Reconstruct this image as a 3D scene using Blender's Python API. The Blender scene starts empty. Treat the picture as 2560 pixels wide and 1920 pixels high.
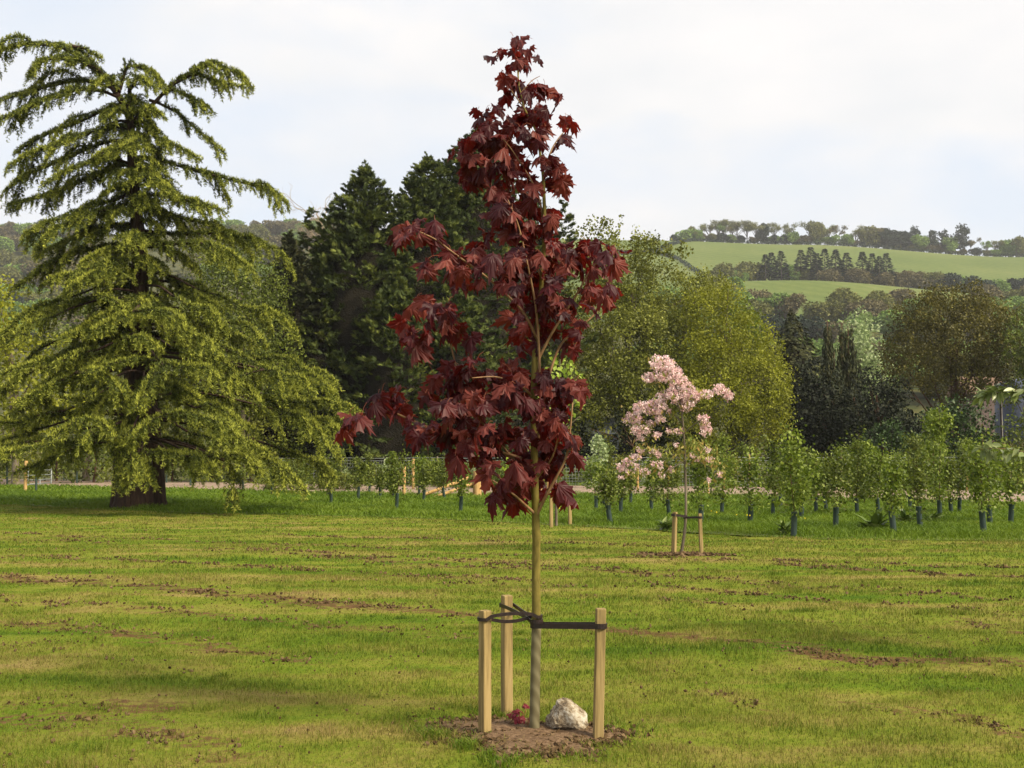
import bpy, math, random
import numpy as np
from math import radians as R, sin, cos, pi, atan2, sqrt
from mathutils import Vector
random.seed(7)
rng = np.random.default_rng(7)
S = bpy.context.scene
COL = S.collection

# ------------------------------------------------------------------ camera
F, CX, CY, HOR, CAMZ = 2750.0, 1280.0, 960.0, 1153.0, 1.48
PIT = math.atan((HOR - CY) / F)
cam = bpy.data.cameras.new('camera')
cam.sensor_width = 36.0
cam.lens = F / 2560 * 36
cam.clip_start = 0.05
cam.clip_end = 20000
camo = bpy.data.objects.new('camera', cam)
camo.location = (0, 0, CAMZ)
camo.rotation_euler = (R(90) + PIT, 0, 0)
COL.objects.link(camo)
S.camera = camo

# ------------------------------------------------------------------ world, sun
SUN_AZ, SUN_EL = R(122), R(41)      # clockwise from +Y
W = bpy.data.worlds.new('World')
S.world = W
W.use_nodes = True
nt = W.node_tree
nt.nodes.clear()
N = nt.nodes.new
L = nt.links.new
out = N('ShaderNodeOutputWorld'); bg = N('ShaderNodeBackground'); bg.inputs[1].default_value = 0.095
sky = N('ShaderNodeTexSky'); sky.sky_type = 'NISHITA'; sky.sun_disc = False
sky.sun_elevation = SUN_EL; sky.sun_rotation = SUN_AZ; sky.dust_density = 2.5; sky.air_density = 1.0
tc = N('ShaderNodeTexCoord'); mp = N('ShaderNodeMapping'); mp.inputs['Scale'].default_value = (1.0, 1.0, 2.4)
mp.inputs['Location'].default_value = (0.35, 0.0, 0.25)
nz = N('ShaderNodeTexNoise'); nz.inputs['Scale'].default_value = 3.1; nz.inputs['Detail'].default_value = 6; nz.inputs['Roughness'].default_value = 0.48
nz.inputs['Distortion'].default_value = 0.25
rp = N('ShaderNodeValToRGB'); rp.color_ramp.elements[0].position = 0.34; rp.color_ramp.elements[1].position = 0.52
nz2 = N('ShaderNodeTexNoise'); nz2.inputs['Scale'].default_value = 5.0; nz2.inputs['Detail'].default_value = 5
cr2 = N('ShaderNodeValToRGB')
cr2.color_ramp.elements[0].position = 0.3; cr2.color_ramp.elements[0].color = (6.2, 6.3, 6.45, 1)
cr2.color_ramp.elements[1].position = 0.68; cr2.color_ramp.elements[1].color = (7.2, 7.0, 6.9, 1)
hz = N('ShaderNodeMix'); hz.data_type = 'RGBA'; hz.inputs[0].default_value = 0.15
hz.inputs[6].default_value = (6.2, 6.65, 7.3, 1)
mx = N('ShaderNodeMix'); mx.data_type = 'RGBA'
L(tc.outputs['Generated'], mp.inputs[0]); L(mp.outputs[0], nz.inputs[0]); L(mp.outputs[0], nz2.inputs[0])
L(nz.outputs[0], rp.inputs[0]); L(nz2.outputs[0], cr2.inputs[0])
L(sky.outputs[0], hz.inputs[7])
L(rp.outputs[0], mx.inputs[0]); L(hz.outputs[2], mx.inputs[6]); L(cr2.outputs[0], mx.inputs[7])
L(mx.outputs[2], bg.inputs[0]); L(bg.outputs[0], out.inputs[0])

sun = bpy.data.lights.new('sun', 'SUN'); sun.energy = 5.0; sun.angle = R(18); sun.color = (1.0, 0.88, 0.66)
suno = bpy.data.objects.new('sun', sun)
sd = Vector((sin(SUN_AZ) * cos(SUN_EL), cos(SUN_AZ) * cos(SUN_EL), sin(SUN_EL)))
suno.rotation_euler = sd.to_track_quat('Z', 'Y').to_euler()
suno.location = (20, -20, 30)
COL.objects.link(suno)

S.view_settings.view_transform = 'Standard'
S.view_settings.look = 'None'
S.view_settings.exposure = 0.60
S.view_settings.gamma = 1
S.render.engine = 'CYCLES'
S.cycles.use_denoising = True
S.cycles.max_bounces = 5
S.cycles.diffuse_bounces = 1
S.cycles.glossy_bounces = 2
S.cycles.transmission_bounces = 3
S.cycles.volume_bounces = 0
S.cycles.caustics_reflective = False
S.cycles.caustics_refractive = False

# ------------------------------------------------------------------ helpers
def ray(px, py):
    x = (px - CX) / F; z = (CY - py) / F
    return x, cos(PIT) - z * sin(PIT), sin(PIT) + z * cos(PIT)
def P(px, py, D):
    a, b, c = ray(px, py); s = D / b
    return np.array((a * s, D, CAMZ + c * s))
def G(px, py, z=0.0):
    a, b, c = ray(px, py); s = (z - CAMZ) / c
    return np.array((a * s, b * s, z))
def ppm(D):
    return F / D

def _h(ix, iy, seed):
    n = (ix.astype(np.int64) * 374761393 + iy.astype(np.int64) * 668265263 + seed * 974634777) & 0x7fffffff
    n = ((n ^ (n >> 13)) * 1274126177) & 0x7fffffff
    return ((n ^ (n >> 16)) & 0xffff) / 65535.0
def vn(x, y, seed=0):
    x = np.asarray(x, float); y = np.asarray(y, float)
    ix = np.floor(x); iy = np.floor(y); fx = x - ix; fy = y - iy
    fx = fx * fx * (3 - 2 * fx); fy = fy * fy * (3 - 2 * fy)
    a = _h(ix, iy, seed); b = _h(ix + 1, iy, seed); c = _h(ix, iy + 1, seed); d = _h(ix + 1, iy + 1, seed)
    return (a * (1 - fx) + b * fx) * (1 - fy) + (c * (1 - fx) + d * fx) * fy
def fbm(x, y, seed=0, o=3):
    s = 0; a = 0.5; t = 0
    for k in range(o):
        s = s + a * vn(x * 2 ** k, y * 2 ** k, seed + k); t += a; a *= .5
    return s / t

def nrm(v):
    v = np.asarray(v, float)
    return v / np.maximum(np.linalg.norm(v, axis=-1, keepdims=True), 1e-9)
def rdir(n):
    return nrm(rng.normal(size=(n, 3)))
def frames(ydir, nor):
    """matrices whose columns are x, y(dir), z(normal)"""
    y = nrm(ydir); x = nrm(np.cross(y, nor)); z = np.cross(x, y)
    return np.stack([x, y, z], axis=-1)

class MB:
    def __init__(s):
        s.V = []; s.Fa = []; s.M = []; s.A = []; s.n = 0; s.sm = []
    def add(s, verts, faces, mat=0, v=0.5, smooth=False):
        """faces: int array (m,k)"""
        verts = np.asarray(verts, float).reshape(-1, 3); faces = np.asarray(faces, int)
        s.V.append(verts); s.Fa.append(faces + s.n); s.M.append(np.full(len(faces), mat)); s.sm.append(np.full(len(faces), smooth))
        s.A.append(np.broadcast_to(np.asarray(v, float), (len(verts),)).copy()); s.n += len(verts)
    def inst(s, tv, tf, M, T, scale=1.0, mat=0, v=None, smooth=False):
        tv = np.asarray(tv, float); tf = np.asarray(tf, int); n = len(T)
        if n == 0: return
        if v is None: v = rng.random(n)
        sc = np.asarray(scale, float)
        if sc.ndim == 0: sc = np.full(n, float(sc))
        if sc.ndim == 1: sc = sc[:, None].repeat(3, 1)
        loc = tv[None] * sc[:, None, :]
        w = np.einsum('nij,nkj->nki', M, loc) + np.asarray(T)[:, None, :]
        k = len(tv)
        f = (tf[None] + (np.arange(n) * k)[:, None, None]).reshape(-1, tf.shape[1])
        s.add(w.reshape(-1, 3), f, mat, np.repeat(v, k), smooth)
    def tube(s, pts, rad, sides=6, mat=0, v=0.5, cap=True):
        pts = np.asarray(pts, float); n = len(pts)
        rad = np.broadcast_to(np.asarray(rad, float), (n,))
        t = np.gradient(pts, axis=0); t = nrm(t)
        ref = np.array((0, 0, 1.0)) if abs(t[0][2]) < .9 else np.array((1.0, 0, 0))
        x = nrm(np.cross(t[0], ref)); rings = []
        ang = np.arange(sides) * 2 * pi / sides
        for i in range(n):
            x = nrm(x - t[i] * np.dot(x, t[i])); y = np.cross(t[i], x)
            rings.append(pts[i] + rad[i] * (np.cos(ang)[:, None] * x + np.sin(ang)[:, None] * y))
        V = np.concatenate(rings); f = []
        for i in range(n - 1):
            for j in range(sides):
                a = i * sides + j; b = i * sides + (j + 1) % sides
                f.append((a, b, b + sides, a + sides))
        if cap:
            V = np.concatenate([V, pts[-1:]]); c = len(V) - 1; o = (n - 1) * sides
            for j in range(sides): f.append((o + j, o + (j + 1) % sides, c, c))
        s.add(V, f, mat, v, True)
    def box(s, c, size, rz=0.0, mat=0, v=0.5, taper=1.0):
        hx, hy, hz_ = np.asarray(size) / 2.0
        q = np.array([(-1, -1), (1, -1), (1, 1), (-1, 1)], float)
        b = np.c_[q * (hx, hy), np.full(4, -hz_)]; t = np.c_[q * (hx, hy) * taper, np.full(4, hz_)]
        V = np.concatenate([b, t]); ca, sa = cos(rz), sin(rz)
        V = V @ np.array([[ca, sa, 0], [-sa, ca, 0], [0, 0, 1]]) + np.asarray(c)
        s.add(V, [(3, 2, 1, 0), (4, 5, 6, 7), (0, 1, 5, 4), (1, 2, 6, 5), (2, 3, 7, 6), (3, 0, 4, 7)], mat, v)
    def mesh(s, name, mats):
        me = bpy.data.meshes.new(name)
        V = np.concatenate(s.V).astype(np.float32)
        polys = []; tot = []
        loops = []
        for f in s.Fa:
            if f.shape[1] == 4:
                deg = f[:, 2] == f[:, 3]
                if deg.any():
                    k = np.where(deg, 3, 4)
                    mask = np.ones(f.shape, bool); mask[deg, 3] = False
                    loops.append(f[mask]); tot.append(k); continue
            loops.append(f.reshape(-1)); tot.append(np.full(len(f), f.shape[1]))
        loops = np.concatenate(loops).astype(np.int32); tot = np.concatenate(tot).astype(np.int32)
        start = np.concatenate([[0], np.cumsum(tot)[:-1]]).astype(np.int32)
        me.vertices.add(len(V)); me.vertices.foreach_set('co', V.ravel())
        me.loops.add(len(loops)); me.loops.foreach_set('vertex_index', loops)
        me.polygons.add(len(tot)); me.polygons.foreach_set('loop_start', start); me.polygons.foreach_set('loop_total', tot)
        me.polygons.foreach_set('material_index', np.concatenate(s.M).astype(np.int32))
        me.polygons.foreach_set('use_smooth', np.concatenate(s.sm))
        at = me.attributes.new('v', 'FLOAT', 'POINT'); at.data.foreach_set('value', np.concatenate(s.A).astype(np.float32))
        for m in (mats if isinstance(mats, (list, tuple)) else [mats]): me.materials.append(m)
        me.update(); me.validate()
        return me
    def build(s, name, mats, parent=None, origin=None):
        """vertices given in world space; moved so the object's origin is its parent's / the given one"""
        o0 = np.zeros(3)
        if parent is not None: o0 = np.array(parent['_o'])
        elif origin is not None: o0 = np.asarray(origin, float)
        for v in s.V: v -= o0
        o = bpy.data.objects.new(name, s.mesh(name, mats))
        COL.objects.link(o)
        if parent is not None: o.parent = parent; o['_o'] = [float(q) for q in o0]
        else: o.location = o0; o['_o'] = [float(q) for q in o0]
        return o

def tag(o, label=None, cat=None, group=None, kind=None):
    if label: o['label'] = label
    if cat: o['category'] = cat
    if group: o['group'] = group
    if kind: o['kind'] = kind
    return o
def thing(name, loc, label, cat, group=None):
    o = bpy.data.objects.new(name, None); COL.objects.link(o); o.location = loc
    o.empty_display_size = 0.2
    o['_o'] = [float(q) for q in loc]
    return tag(o, label, cat, group)

# ------------------------------------------------------------------ materials
def newmat(name):
    m = bpy.data.materials.new(name); m.use_nodes = True
    t = m.node_tree; b = t.nodes['Principled BSDF']
    return m, t, b
def ramp(t, stops, inp):
    r = t.nodes.new('ShaderNodeValToRGB'); e = r.color_ramp.elements
    while len(e) < len(stops): e.new(0.5)
    for k, (p, c) in enumerate(stops): e[k].position = p; e[k].color = (*c, 1)
    t.links.new(inp, r.inputs[0]); return r
def noise(t, scale, detail=3, vec=None, rough=.5):
    n = t.nodes.new('ShaderNodeTexNoise'); n.inputs['Scale'].default_value = scale; n.inputs['Detail'].default_value = detail
    n.inputs['Roughness'].default_value = rough
    if vec is not None: t.links.new(vec, n.inputs['Vector'])
    return n
def math_(t, op, a, b):
    m = t.nodes.new('ShaderNodeMath'); m.operation = op
    for i, q in enumerate((a, b)):
        if isinstance(q, (int, float)): m.inputs[i].default_value = q
        else: t.links.new(q, m.inputs[i])
    return m.outputs[0]
def leafmat(name, cols, rough=.55, transl=.3, tcol=None, nscale=.6, spec=.3, nmix=.45):
    """cols = three colours; chosen per leaf and by a slow noise"""
    m, t, b = newmat(name)
    at = t.nodes.new('ShaderNodeAttribute'); at.attribute_name = 'v'
    tc = t.nodes.new('ShaderNodeTexCoord')
    n = noise(t, nscale, 3, tc.outputs['Object'])
    nn = math_(t, 'MULTIPLY_ADD', n.outputs[0], 1.8); t.nodes[-1].inputs[2].default_value = -.4
    v = math_(t, 'ADD', math_(t, 'MULTIPLY', at.outputs['Fac'], 1 - nmix), math_(t, 'MULTIPLY', nn, nmix))
    r = ramp(t, [(0.12, cols[0]), (0.5, cols[1]), (0.9, cols[2])], v)
    t.links.new(r.outputs[0], b.inputs['Base Color'])
    b.inputs['Roughness'].default_value = rough; b.inputs['Specular IOR Level'].default_value = spec
    if transl > 0:
        tr = t.nodes.new('ShaderNodeBsdfTranslucent'); ms = t.nodes.new('ShaderNodeMixShader'); ms.inputs[0].default_value = transl
        if tcol: tr.inputs[0].default_value = (*tcol, 1)
        else: t.links.new(r.outputs[0], tr.inputs[0])
        t.links.new(b.outputs[0], ms.inputs[1]); t.links.new(tr.outputs[0], ms.inputs[2])
        t.links.new(ms.outputs[0], t.nodes['Material Output'].inputs[0])
    return m
def surfmat(name, stops, scale=(8, 8, 8), rough=.8, bump=.3, nscale=1.0, detail=5, spec=.2, bd=.02):
    m, t, b = newmat(name)
    tc = t.nodes.new('ShaderNodeTexCoord'); mp = t.nodes.new('ShaderNodeMapping'); mp.inputs['Scale'].default_value = scale
    t.links.new(tc.outputs['Object'], mp.inputs[0])
    n = noise(t, nscale, detail, mp.outputs[0], .6)
    r = ramp(t, stops, n.outputs[0]); t.links.new(r.outputs[0], b.inputs['Base Color'])
    b.inputs['Roughness'].default_value = rough; b.inputs['Specular IOR Level'].default_value = spec
    if bump:
        bp = t.nodes.new('ShaderNodeBump'); bp.inputs['Strength'].default_value = bump; bp.inputs['Distance'].default_value = bd
        t.links.new(n.outputs[0], bp.inputs['Height']); t.links.new(bp.outputs[0], b.inputs['Normal'])
    return m

def lawn_colour(t, blade=False):
    g = t.nodes.new('ShaderNodeNewGeometry')
    mp = t.nodes.new('ShaderNodeMapping'); mp.inputs['Rotation'].default_value = (0, 0, R(22)); mp.inputs['Scale'].default_value = (.16, 1.15, 1)
    t.links.new(g.outputs['Position'], mp.inputs[0])
    n1 = noise(t, 1.0, 4, mp.outputs[0], .6)
    n2 = noise(t, 1.6, 4, g.outputs['Position'], .6)
    v = math_(t, 'ADD', math_(t, 'MULTIPLY', n1.outputs[0], .62), math_(t, 'MULTIPLY', n2.outputs[0], .38))
    if blade:
        at = t.nodes.new('ShaderNodeAttribute'); at.attribute_name = 'v'
        v = math_(t, 'ADD', v, math_(t, 'MULTIPLY', math_(t, 'SUBTRACT', at.outputs['Fac'], .5), .16))
    else:
        n3 = noise(t, 30, 3, g.outputs['Position'], .6)
        v = math_(t, 'ADD', v, math_(t, 'MULTIPLY', math_(t, 'SUBTRACT', n3.outputs[0], .5), .22))
    return ramp(t, [(.33, (.052, .100, .007)), (.42, (.098, .145, .011)), (.51, (.15, .174, .021)), (.60, (.205, .18, .043)), (.70, (.27, .195, .08))], v)

M = {}
# lawn sheet: grass colour, worn to bare soil where attribute v says so
m, t, b = newmat('lawn_turf'); lc = lawn_colour(t)
at = t.nodes.new('ShaderNodeAttribute'); at.attribute_name = 'v'
ge = t.nodes.new('ShaderNodeNewGeometry'); sn = noise(t, 22, 5, ge.outputs['Position'], .7)
soil = ramp(t, [(.3, (.05, .028, .013)), (.6, (.13, .075, .034)), (.8, (.22, .135, .07))], sn.outputs[0])
fac = ramp(t, [(.46, (0, 0, 0)), (.56, (1, 1, 1))], math_(t, 'ADD', math_(t, 'MULTIPLY', at.outputs['Fac'], .22), math_(t, 'MULTIPLY', noise(t, 11, 5, ge.outputs['Position'], .75).outputs[0], .72)))
mix = t.nodes.new('ShaderNodeMix'); mix.data_type = 'RGBA'
t.links.new(fac.outputs[0], mix.inputs[0]); t.links.new(lc.outputs[0], mix.inputs[6]); t.links.new(soil.outputs[0], mix.inputs[7])
t.links.new(mix.outputs[2], b.inputs['Base Color']); b.inputs['Roughness'].default_value = 1; b.inputs['Specular IOR Level'].default_value = .05
bp = t.nodes.new('ShaderNodeBump'); bp.inputs['Strength'].default_value = .8; bp.inputs['Distance'].default_value = .03
t.links.new(sn.outputs[0], bp.inputs['Height']); t.links.new(bp.outputs[0], b.inputs['Normal'])
M['turf'] = m
m, t, b = newmat('grass_blade'); lc = lawn_colour(t, True); t.links.new(lc.outputs[0], b.inputs['Base Color'])
b.inputs['Roughness'].default_value = .6; b.inputs['Specular IOR Level'].default_value = .2
tr = t.nodes.new('ShaderNodeBsdfTranslucent'); ms = t.nodes.new('ShaderNodeMixShader'); ms.inputs[0].default_value = .35
t.links.new(lc.outputs[0], tr.inputs[0]); t.links.new(b.outputs[0], ms.inputs[1]); t.links.new(tr.outputs[0], ms.inputs[2]); t.links.new(ms.outputs[0], t.nodes['Material Output'].inputs[0])
M['blade'] = m
M['long'] = leafmat('long_grass', [(.045, .09, .004), (.11, .18, .008), (.20, .26, .025)], .6, .35, nscale=.5)
M['rough'] = surfmat('rough_ground', [(.3, (.05, .07, .01)), (.6, (.12, .14, .03)), (.8, (.2, .15, .07))], (1, 1, 1), .95, .4, 1.5)
M['soil'] = surfmat('soil', [(.3, (.06, .036, .020)), (.55, (.15, .095, .055)), (.75, (.27, .185, .115))], (1, 1, 1), .95, 1.0, 45, 6, .1, .012)
M['clod'] = leafmat('soil_clod', [(.04, .024, .011), (.085, .053, .026), (.17, .115, .062)], .95, 0, nscale=3, spec=.1, nmix=.2)
M['track'] = surfmat('track_gravel', [(.3, (.16, .115, .085)), (.6, (.30, .22, .17)), (.8, (.42, .33, .27))], (1, 1, 1), .95, .5, 4, 6)
M['bark'] = surfmat('bark_brown', [(.3, (.035, .018, .01)), (.6, (.10, .055, .032)), (.8, (.16, .10, .06))], (9, 9, 2), .9, .8, 1.2)
M['cedarbark'] = surfmat('cedar_bark', [(.3, (.018, .011, .008)), (.6, (.055, .033, .022)), (.8, (.11, .075, .055))], (6, 6, 1.2), .9, .9, 1.5, bd=.06)
M['greybark'] = surfmat('bark_grey', [(.3, (.06, .045, .03)), (.6, (.17, .14, .10)), (.8, (.25, .22, .16))], (7, 7, 2), .9, .5, 1.3)
M['maplebark'] = surfmat('maple_bark', [(.3, (.09, .072, .014)), (.6, (.175, .14, .03)), (.8, (.25, .20, .07))], (30, 30, 12), .7, .35, 1.2, bd=.004)
M['mapletwig'] = surfmat('maple_twig', [(.3, (.16, .08, .035)), (.6, (.30, .18, .09)), (.8, (.42, .28, .16))], (30, 30, 12), .6, .2, 1.0, bd=.003)
M['petiole'] = surfmat('petiole', [(.3, (.20, .05, .03)), (.7, (.30, .10, .05))], (5, 5, 5), .5, 0)
M['stake'] = surfmat('stake_timber', [(.22, (.06, .045, .02)), (.36, (.17, .12, .05)), (.5, (.27, .195, .080)), (.62, (.33, .24, .105)), (.75, (.42, .32, .16))], (22, 22, 1.6), .75, .3, 1.6, 6, bd=.004)
M['oldwood'] = surfmat('fence_timber', [(.25, (.25, .14, .05)), (.5, (.42, .26, .10)), (.75, (.52, .36, .17))], (12, 12, 1.6), .8, .3, 1.6, 6)
M['darkrail'] = surfmat('rail_timber', [(.25, (.10, .06, .04)), (.7, (.26, .17, .12))], (3, 3, 3), .85, .3, 1.6)
M['rubber'] = surfmat('rubber', [(.3, (.010, .006, .006)), (.7, (.028, .014, .014))], (10, 10, 10), .42, .1, 4, spec=.45)
M['maple'] = leafmat('crimson_leaf', [(.022, .005, .010), (.070, .010, .013), (.20, .045, .030)], .52, .36, (.24, .014, .010), nscale=3.5, spec=.3, nmix=.3)
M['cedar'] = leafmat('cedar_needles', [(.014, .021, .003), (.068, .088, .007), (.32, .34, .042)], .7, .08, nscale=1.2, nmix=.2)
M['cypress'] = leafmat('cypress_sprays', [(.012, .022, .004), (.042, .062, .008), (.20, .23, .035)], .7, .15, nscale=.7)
M['cypdark'] = leafmat('dark_cypress', [(.010, .014, .004), (.030, .036, .009), (.09, .085, .02)], .75, .1, nscale=.7)
M['coreshade'] = surfmat('shaded_inner_core', [(.3, (.006, .005, .003)), (.6, (.016, .013, .007)), (.8, (.03, .025, .012))], (3, 3, 3), 1, 1, 3, bd=.2)  # twig brown taken near black, painting the shade inside cypress crowns
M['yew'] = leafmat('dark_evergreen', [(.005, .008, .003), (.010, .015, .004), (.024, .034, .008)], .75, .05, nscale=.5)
M['holly'] = leafmat('laurel_green', [(.015, .035, .006), (.03, .06, .01), (.07, .11, .02)], .5, .1, nscale=.8)
M['olive'] = leafmat('olive_leaf', [(.05, .055, .004), (.15, .165, .015), (.38, .40, .08)], .55, .3, nscale=.45)
M['gold'] = leafmat('golden_leaf', [(.07, .085, .004), (.21, .225, .011), (.38, .39, .035)], .6, .35, nscale=.6)
M['fresh'] = leafmat('fresh_leaf', [(.05, .085, .006), (.13, .18, .014), (.30, .36, .06)], .5, .35, nscale=1.2)
M['lime'] = leafmat('lime_leaf', [(.16, .25, .02), (.32, .42, .05), (.5, .58, .15)], .5, .4, nscale=2)
M['pale'] = leafmat('pale_leaf', [(.14, .20, .06), (.30, .38, .16), (.55, .6, .38)], .5, .3, nscale=2)
M['mid'] = leafmat('mid_leaf', [(.035, .055, .005), (.10, .13, .014), (.23, .27, .04)], .55, .3, nscale=.8)
M['bronze'] = leafmat('bronze_leaf', [(.035, .033, .005), (.095, .085, .011), (.21, .19, .03)], .6, .25, nscale=.4)
M['blossom'] = leafmat('blossom', [(.66, .34, .36), (.86, .60, .60), (.94, .83, .82)], .6, .3, nscale=6, nmix=.25)
M['chleaf'] = leafmat('cherry_leaf', [(.13, .14, .02), (.26, .27, .05), (.36, .22, .07)], .5, .35, nscale=4)
M['chnear'] = leafmat('near_cherry_leaf', [(.10, .13, .03), (.20, .25, .07), (.38, .42, .18)], .35, .25, nscale=6, spec=.5)
M['dock'] = leafmat('dock_leaf', [(.03, .055, .008), (.09, .14, .02), (.30, .34, .12)], .4, .15, nscale=2)
M['tube'] = surfmat('tree_guard_plastic', [(.3, (.018, .036, .030)), (.7, (.038, .060, .050))], (6, 6, 3), .45, .1, 2, spec=.4)
M['wire'] = surfmat('galvanised_wire', [(.3, (.38, .42, .40)), (.7, (.55, .6, .58))], (6, 6, 3), .5, 0, 2)
M['gatem'] = surfmat('dull_galvanised', [(.3, (.22, .24, .24)), (.7, (.34, .37, .37))], (6, 6, 3), .6, 0, 2)
M['deadwood'] = surfmat('pale_twigs', [(.3, (.26, .20, .13)), (.7, (.42, .34, .24))], (3, 3, 3), .8, 0)
M['fgreen'] = leafmat('far_green', [(.07, .13, .02), (.18, .28, .05), (.30, .40, .10)], .7, .2, nscale=.12)
M['folive'] = leafmat('far_olive', [(.07, .08, .02), (.16, .17, .04), (.27, .26, .07)], .7, .2, nscale=.12)
M['fbrown'] = leafmat('far_brown', [(.075, .065, .03), (.15, .13, .055), (.24, .20, .09)], .8, .15, nscale=.12)
M['fdark'] = leafmat('far_conifer', [(.008, .02, .012), (.018, .036, .020), (.04, .06, .03)], .8, .1, nscale=.15)
M['ftrunk'] = surfmat('far_trunk', [(.3, (.06, .05, .04)), (.7, (.13, .11, .09))], (1, 1, 1), .9, 0)

# ------------------------------------------------------------------ terrain
# columns of (distance, picture row) read off the photograph, turned into heights
Dk = [0, 75, 130, 210, 320, 480, 540, 600, 640, 900, 1000, 1500, 3000]
cols = {
    -900: [0, 0, 0, None, 1030, 850, 800, 770, 740, 610, 600, 640, 700],
    0:    [0, 0, 0, None, 1010, 840, 790, 750, 720, 600, 590, 640, 700],
    800:  [0, 0, 0, None, 1000, 830, 780, 740, 710, 590, 582, 620, 700],
    1420: [0, 0, 0, None, 980, 790, 735, 720, 700, 598, 600, 640, 700],
    1650: [0, 0, 0, None, 960, 770, 705, 722, 702, 602, 606, 640, 700],
    2000: [0, 0, 0, None, 955, 775, 700, 722, 703, 612, 618, 650, 700],
    2560: [0, 0, 0, None, 950, 790, 738, 752, 735, 643, 650, 660, 700],
    3500: [0, 0, 0, None, 960, 800, 745, 760, 745, 690, 690, 700, 720]}
ck = sorted(cols)
HT = []
for c in ck:
    r = []
    for D, py in zip(Dk, cols[c]):
        if py == 0: r.append(0.0)
        elif py is None: r.append(6.0)
        else: r.append(P(1280, py, D)[2] if D < 1100 else P(1280, 640, 1000)[2] * (0.9 if D < 2000 else .55))
    HT.append(r)
HT = np.array(HT)
def terrain(x, y):
    x = np.asarray(x, float); y = np.asarray(y, float)
    D = np.clip(y, 0, 2999); u = 1280 + F * x / np.maximum(D, 60)
    u = np.clip(u, ck[0], ck[-1])
    ci = np.clip(np.searchsorted(ck, u) - 1, 0, len(ck) - 2); di = np.clip(np.searchsorted(Dk, D) - 1, 0, len(Dk) - 2)
    cka = np.array(ck, float); dka = np.array(Dk, float)
    a = (u - cka[ci]) / (cka[ci + 1] - cka[ci]); bb = (D - dka[di]) / (dka[di + 1] - dka[di])
    a = a * a * (3 - 2 * a)
    bs = bb * bb * (3 - 2 * bb); bb = .6 * bb + .4 * bs
    return (HT[ci, di] * (1 - a) + HT[ci + 1, di] * a) * (1 - bb) + (HT[ci, di + 1] * (1 - a) + HT[ci + 1, di + 1] * a) * bb

def grid(xs, ys, zf, v=None):
    X, Y = np.meshgrid(xs, ys); Z = zf(X, Y)
    nx, ny = len(xs), len(ys)
    V = np.stack([X, Y, Z], -1).reshape(-1, 3)
    i = (np.arange(ny - 1)[:, None] * nx + np.arange(nx - 1)[None]).ravel()
    f = np.stack([i, i + 1, i + nx + 1, i + nx], -1)
    return V, f

m, t, b = newmat('hill_fields')
ge = t.nodes.new('ShaderNodeNewGeometry'); sx = t.nodes.new('ShaderNodeSeparateXYZ'); t.links.new(ge.outputs['Position'], sx.inputs[0])
n1 = noise(t, .012, 4, ge.outputs['Position']); n2 = noise(t, .3, 4, ge.outputs['Position'])
wvx = t.nodes.new('ShaderNodeTexWave'); wvx.inputs['Scale'].default_value = .045; wvx.inputs['Distortion'].default_value = 1.5; wvx.bands_direction = 'DIAGONAL'; t.links.new(ge.outputs['Position'], wvx.inputs[0])
fv = math_(t, 'ADD', math_(t, 'ADD', math_(t, 'MULTIPLY', n1.outputs[0], .6), math_(t, 'MULTIPLY', n2.outputs[0], .4)), math_(t, 'MULTIPLY', math_(t, 'SUBTRACT', wvx.outputs['Fac'], .5), .10))
r1 = ramp(t, [(.35, (.075, .105, .030)), (.5, (.10, .13, .038)), (.65, (.13, .15, .05))], fv)
wl = ramp(t, [(.35, (.035, .045, .015)), (.65, (.09, .085, .03))], n2.outputs[0])
far = math_(t, 'GREATER_THAN', sx.outputs[1], 440)
right = math_(t, 'GREATER_THAN', math_(t, 'DIVIDE', sx.outputs[0], math_(t, 'MAXIMUM', sx.outputs[1], 1)), -.02)
fm = math_(t, 'MULTIPLY', far, right)
mix = t.nodes.new('ShaderNodeMix'); mix.data_type = 'RGBA'
t.links.new(fm, mix.inputs[0]); t.links.new(wl.outputs[0], mix.inputs[6]); t.links.new(r1.outputs[0], mix.inputs[7]); t.links.new(mix.outputs[2], b.inputs['Base Color'])
b.inputs['Roughness'].default_value = 1; b.inputs['Specular IOR Level'].default_value = .05
M['hills'] = m
ys = np.concatenate([np.linspace(-60, 120, 30), np.linspace(126, 300, 30), np.linspace(306, 1050, 190), np.linspace(1080, 2900, 50)])
xs = np.concatenate([np.linspace(-1900, -420, 40)[:-1], np.linspace(-420, 620, 210), np.linspace(620, 1900, 40)[1:]])
mb = MB(); V, f = grid(xs, ys, lambda X, Y: terrain(X, Y) - .02); mb.add(V, f, smooth=True)
tag(mb.build('hills', M['hills']), kind='structure')

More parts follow.
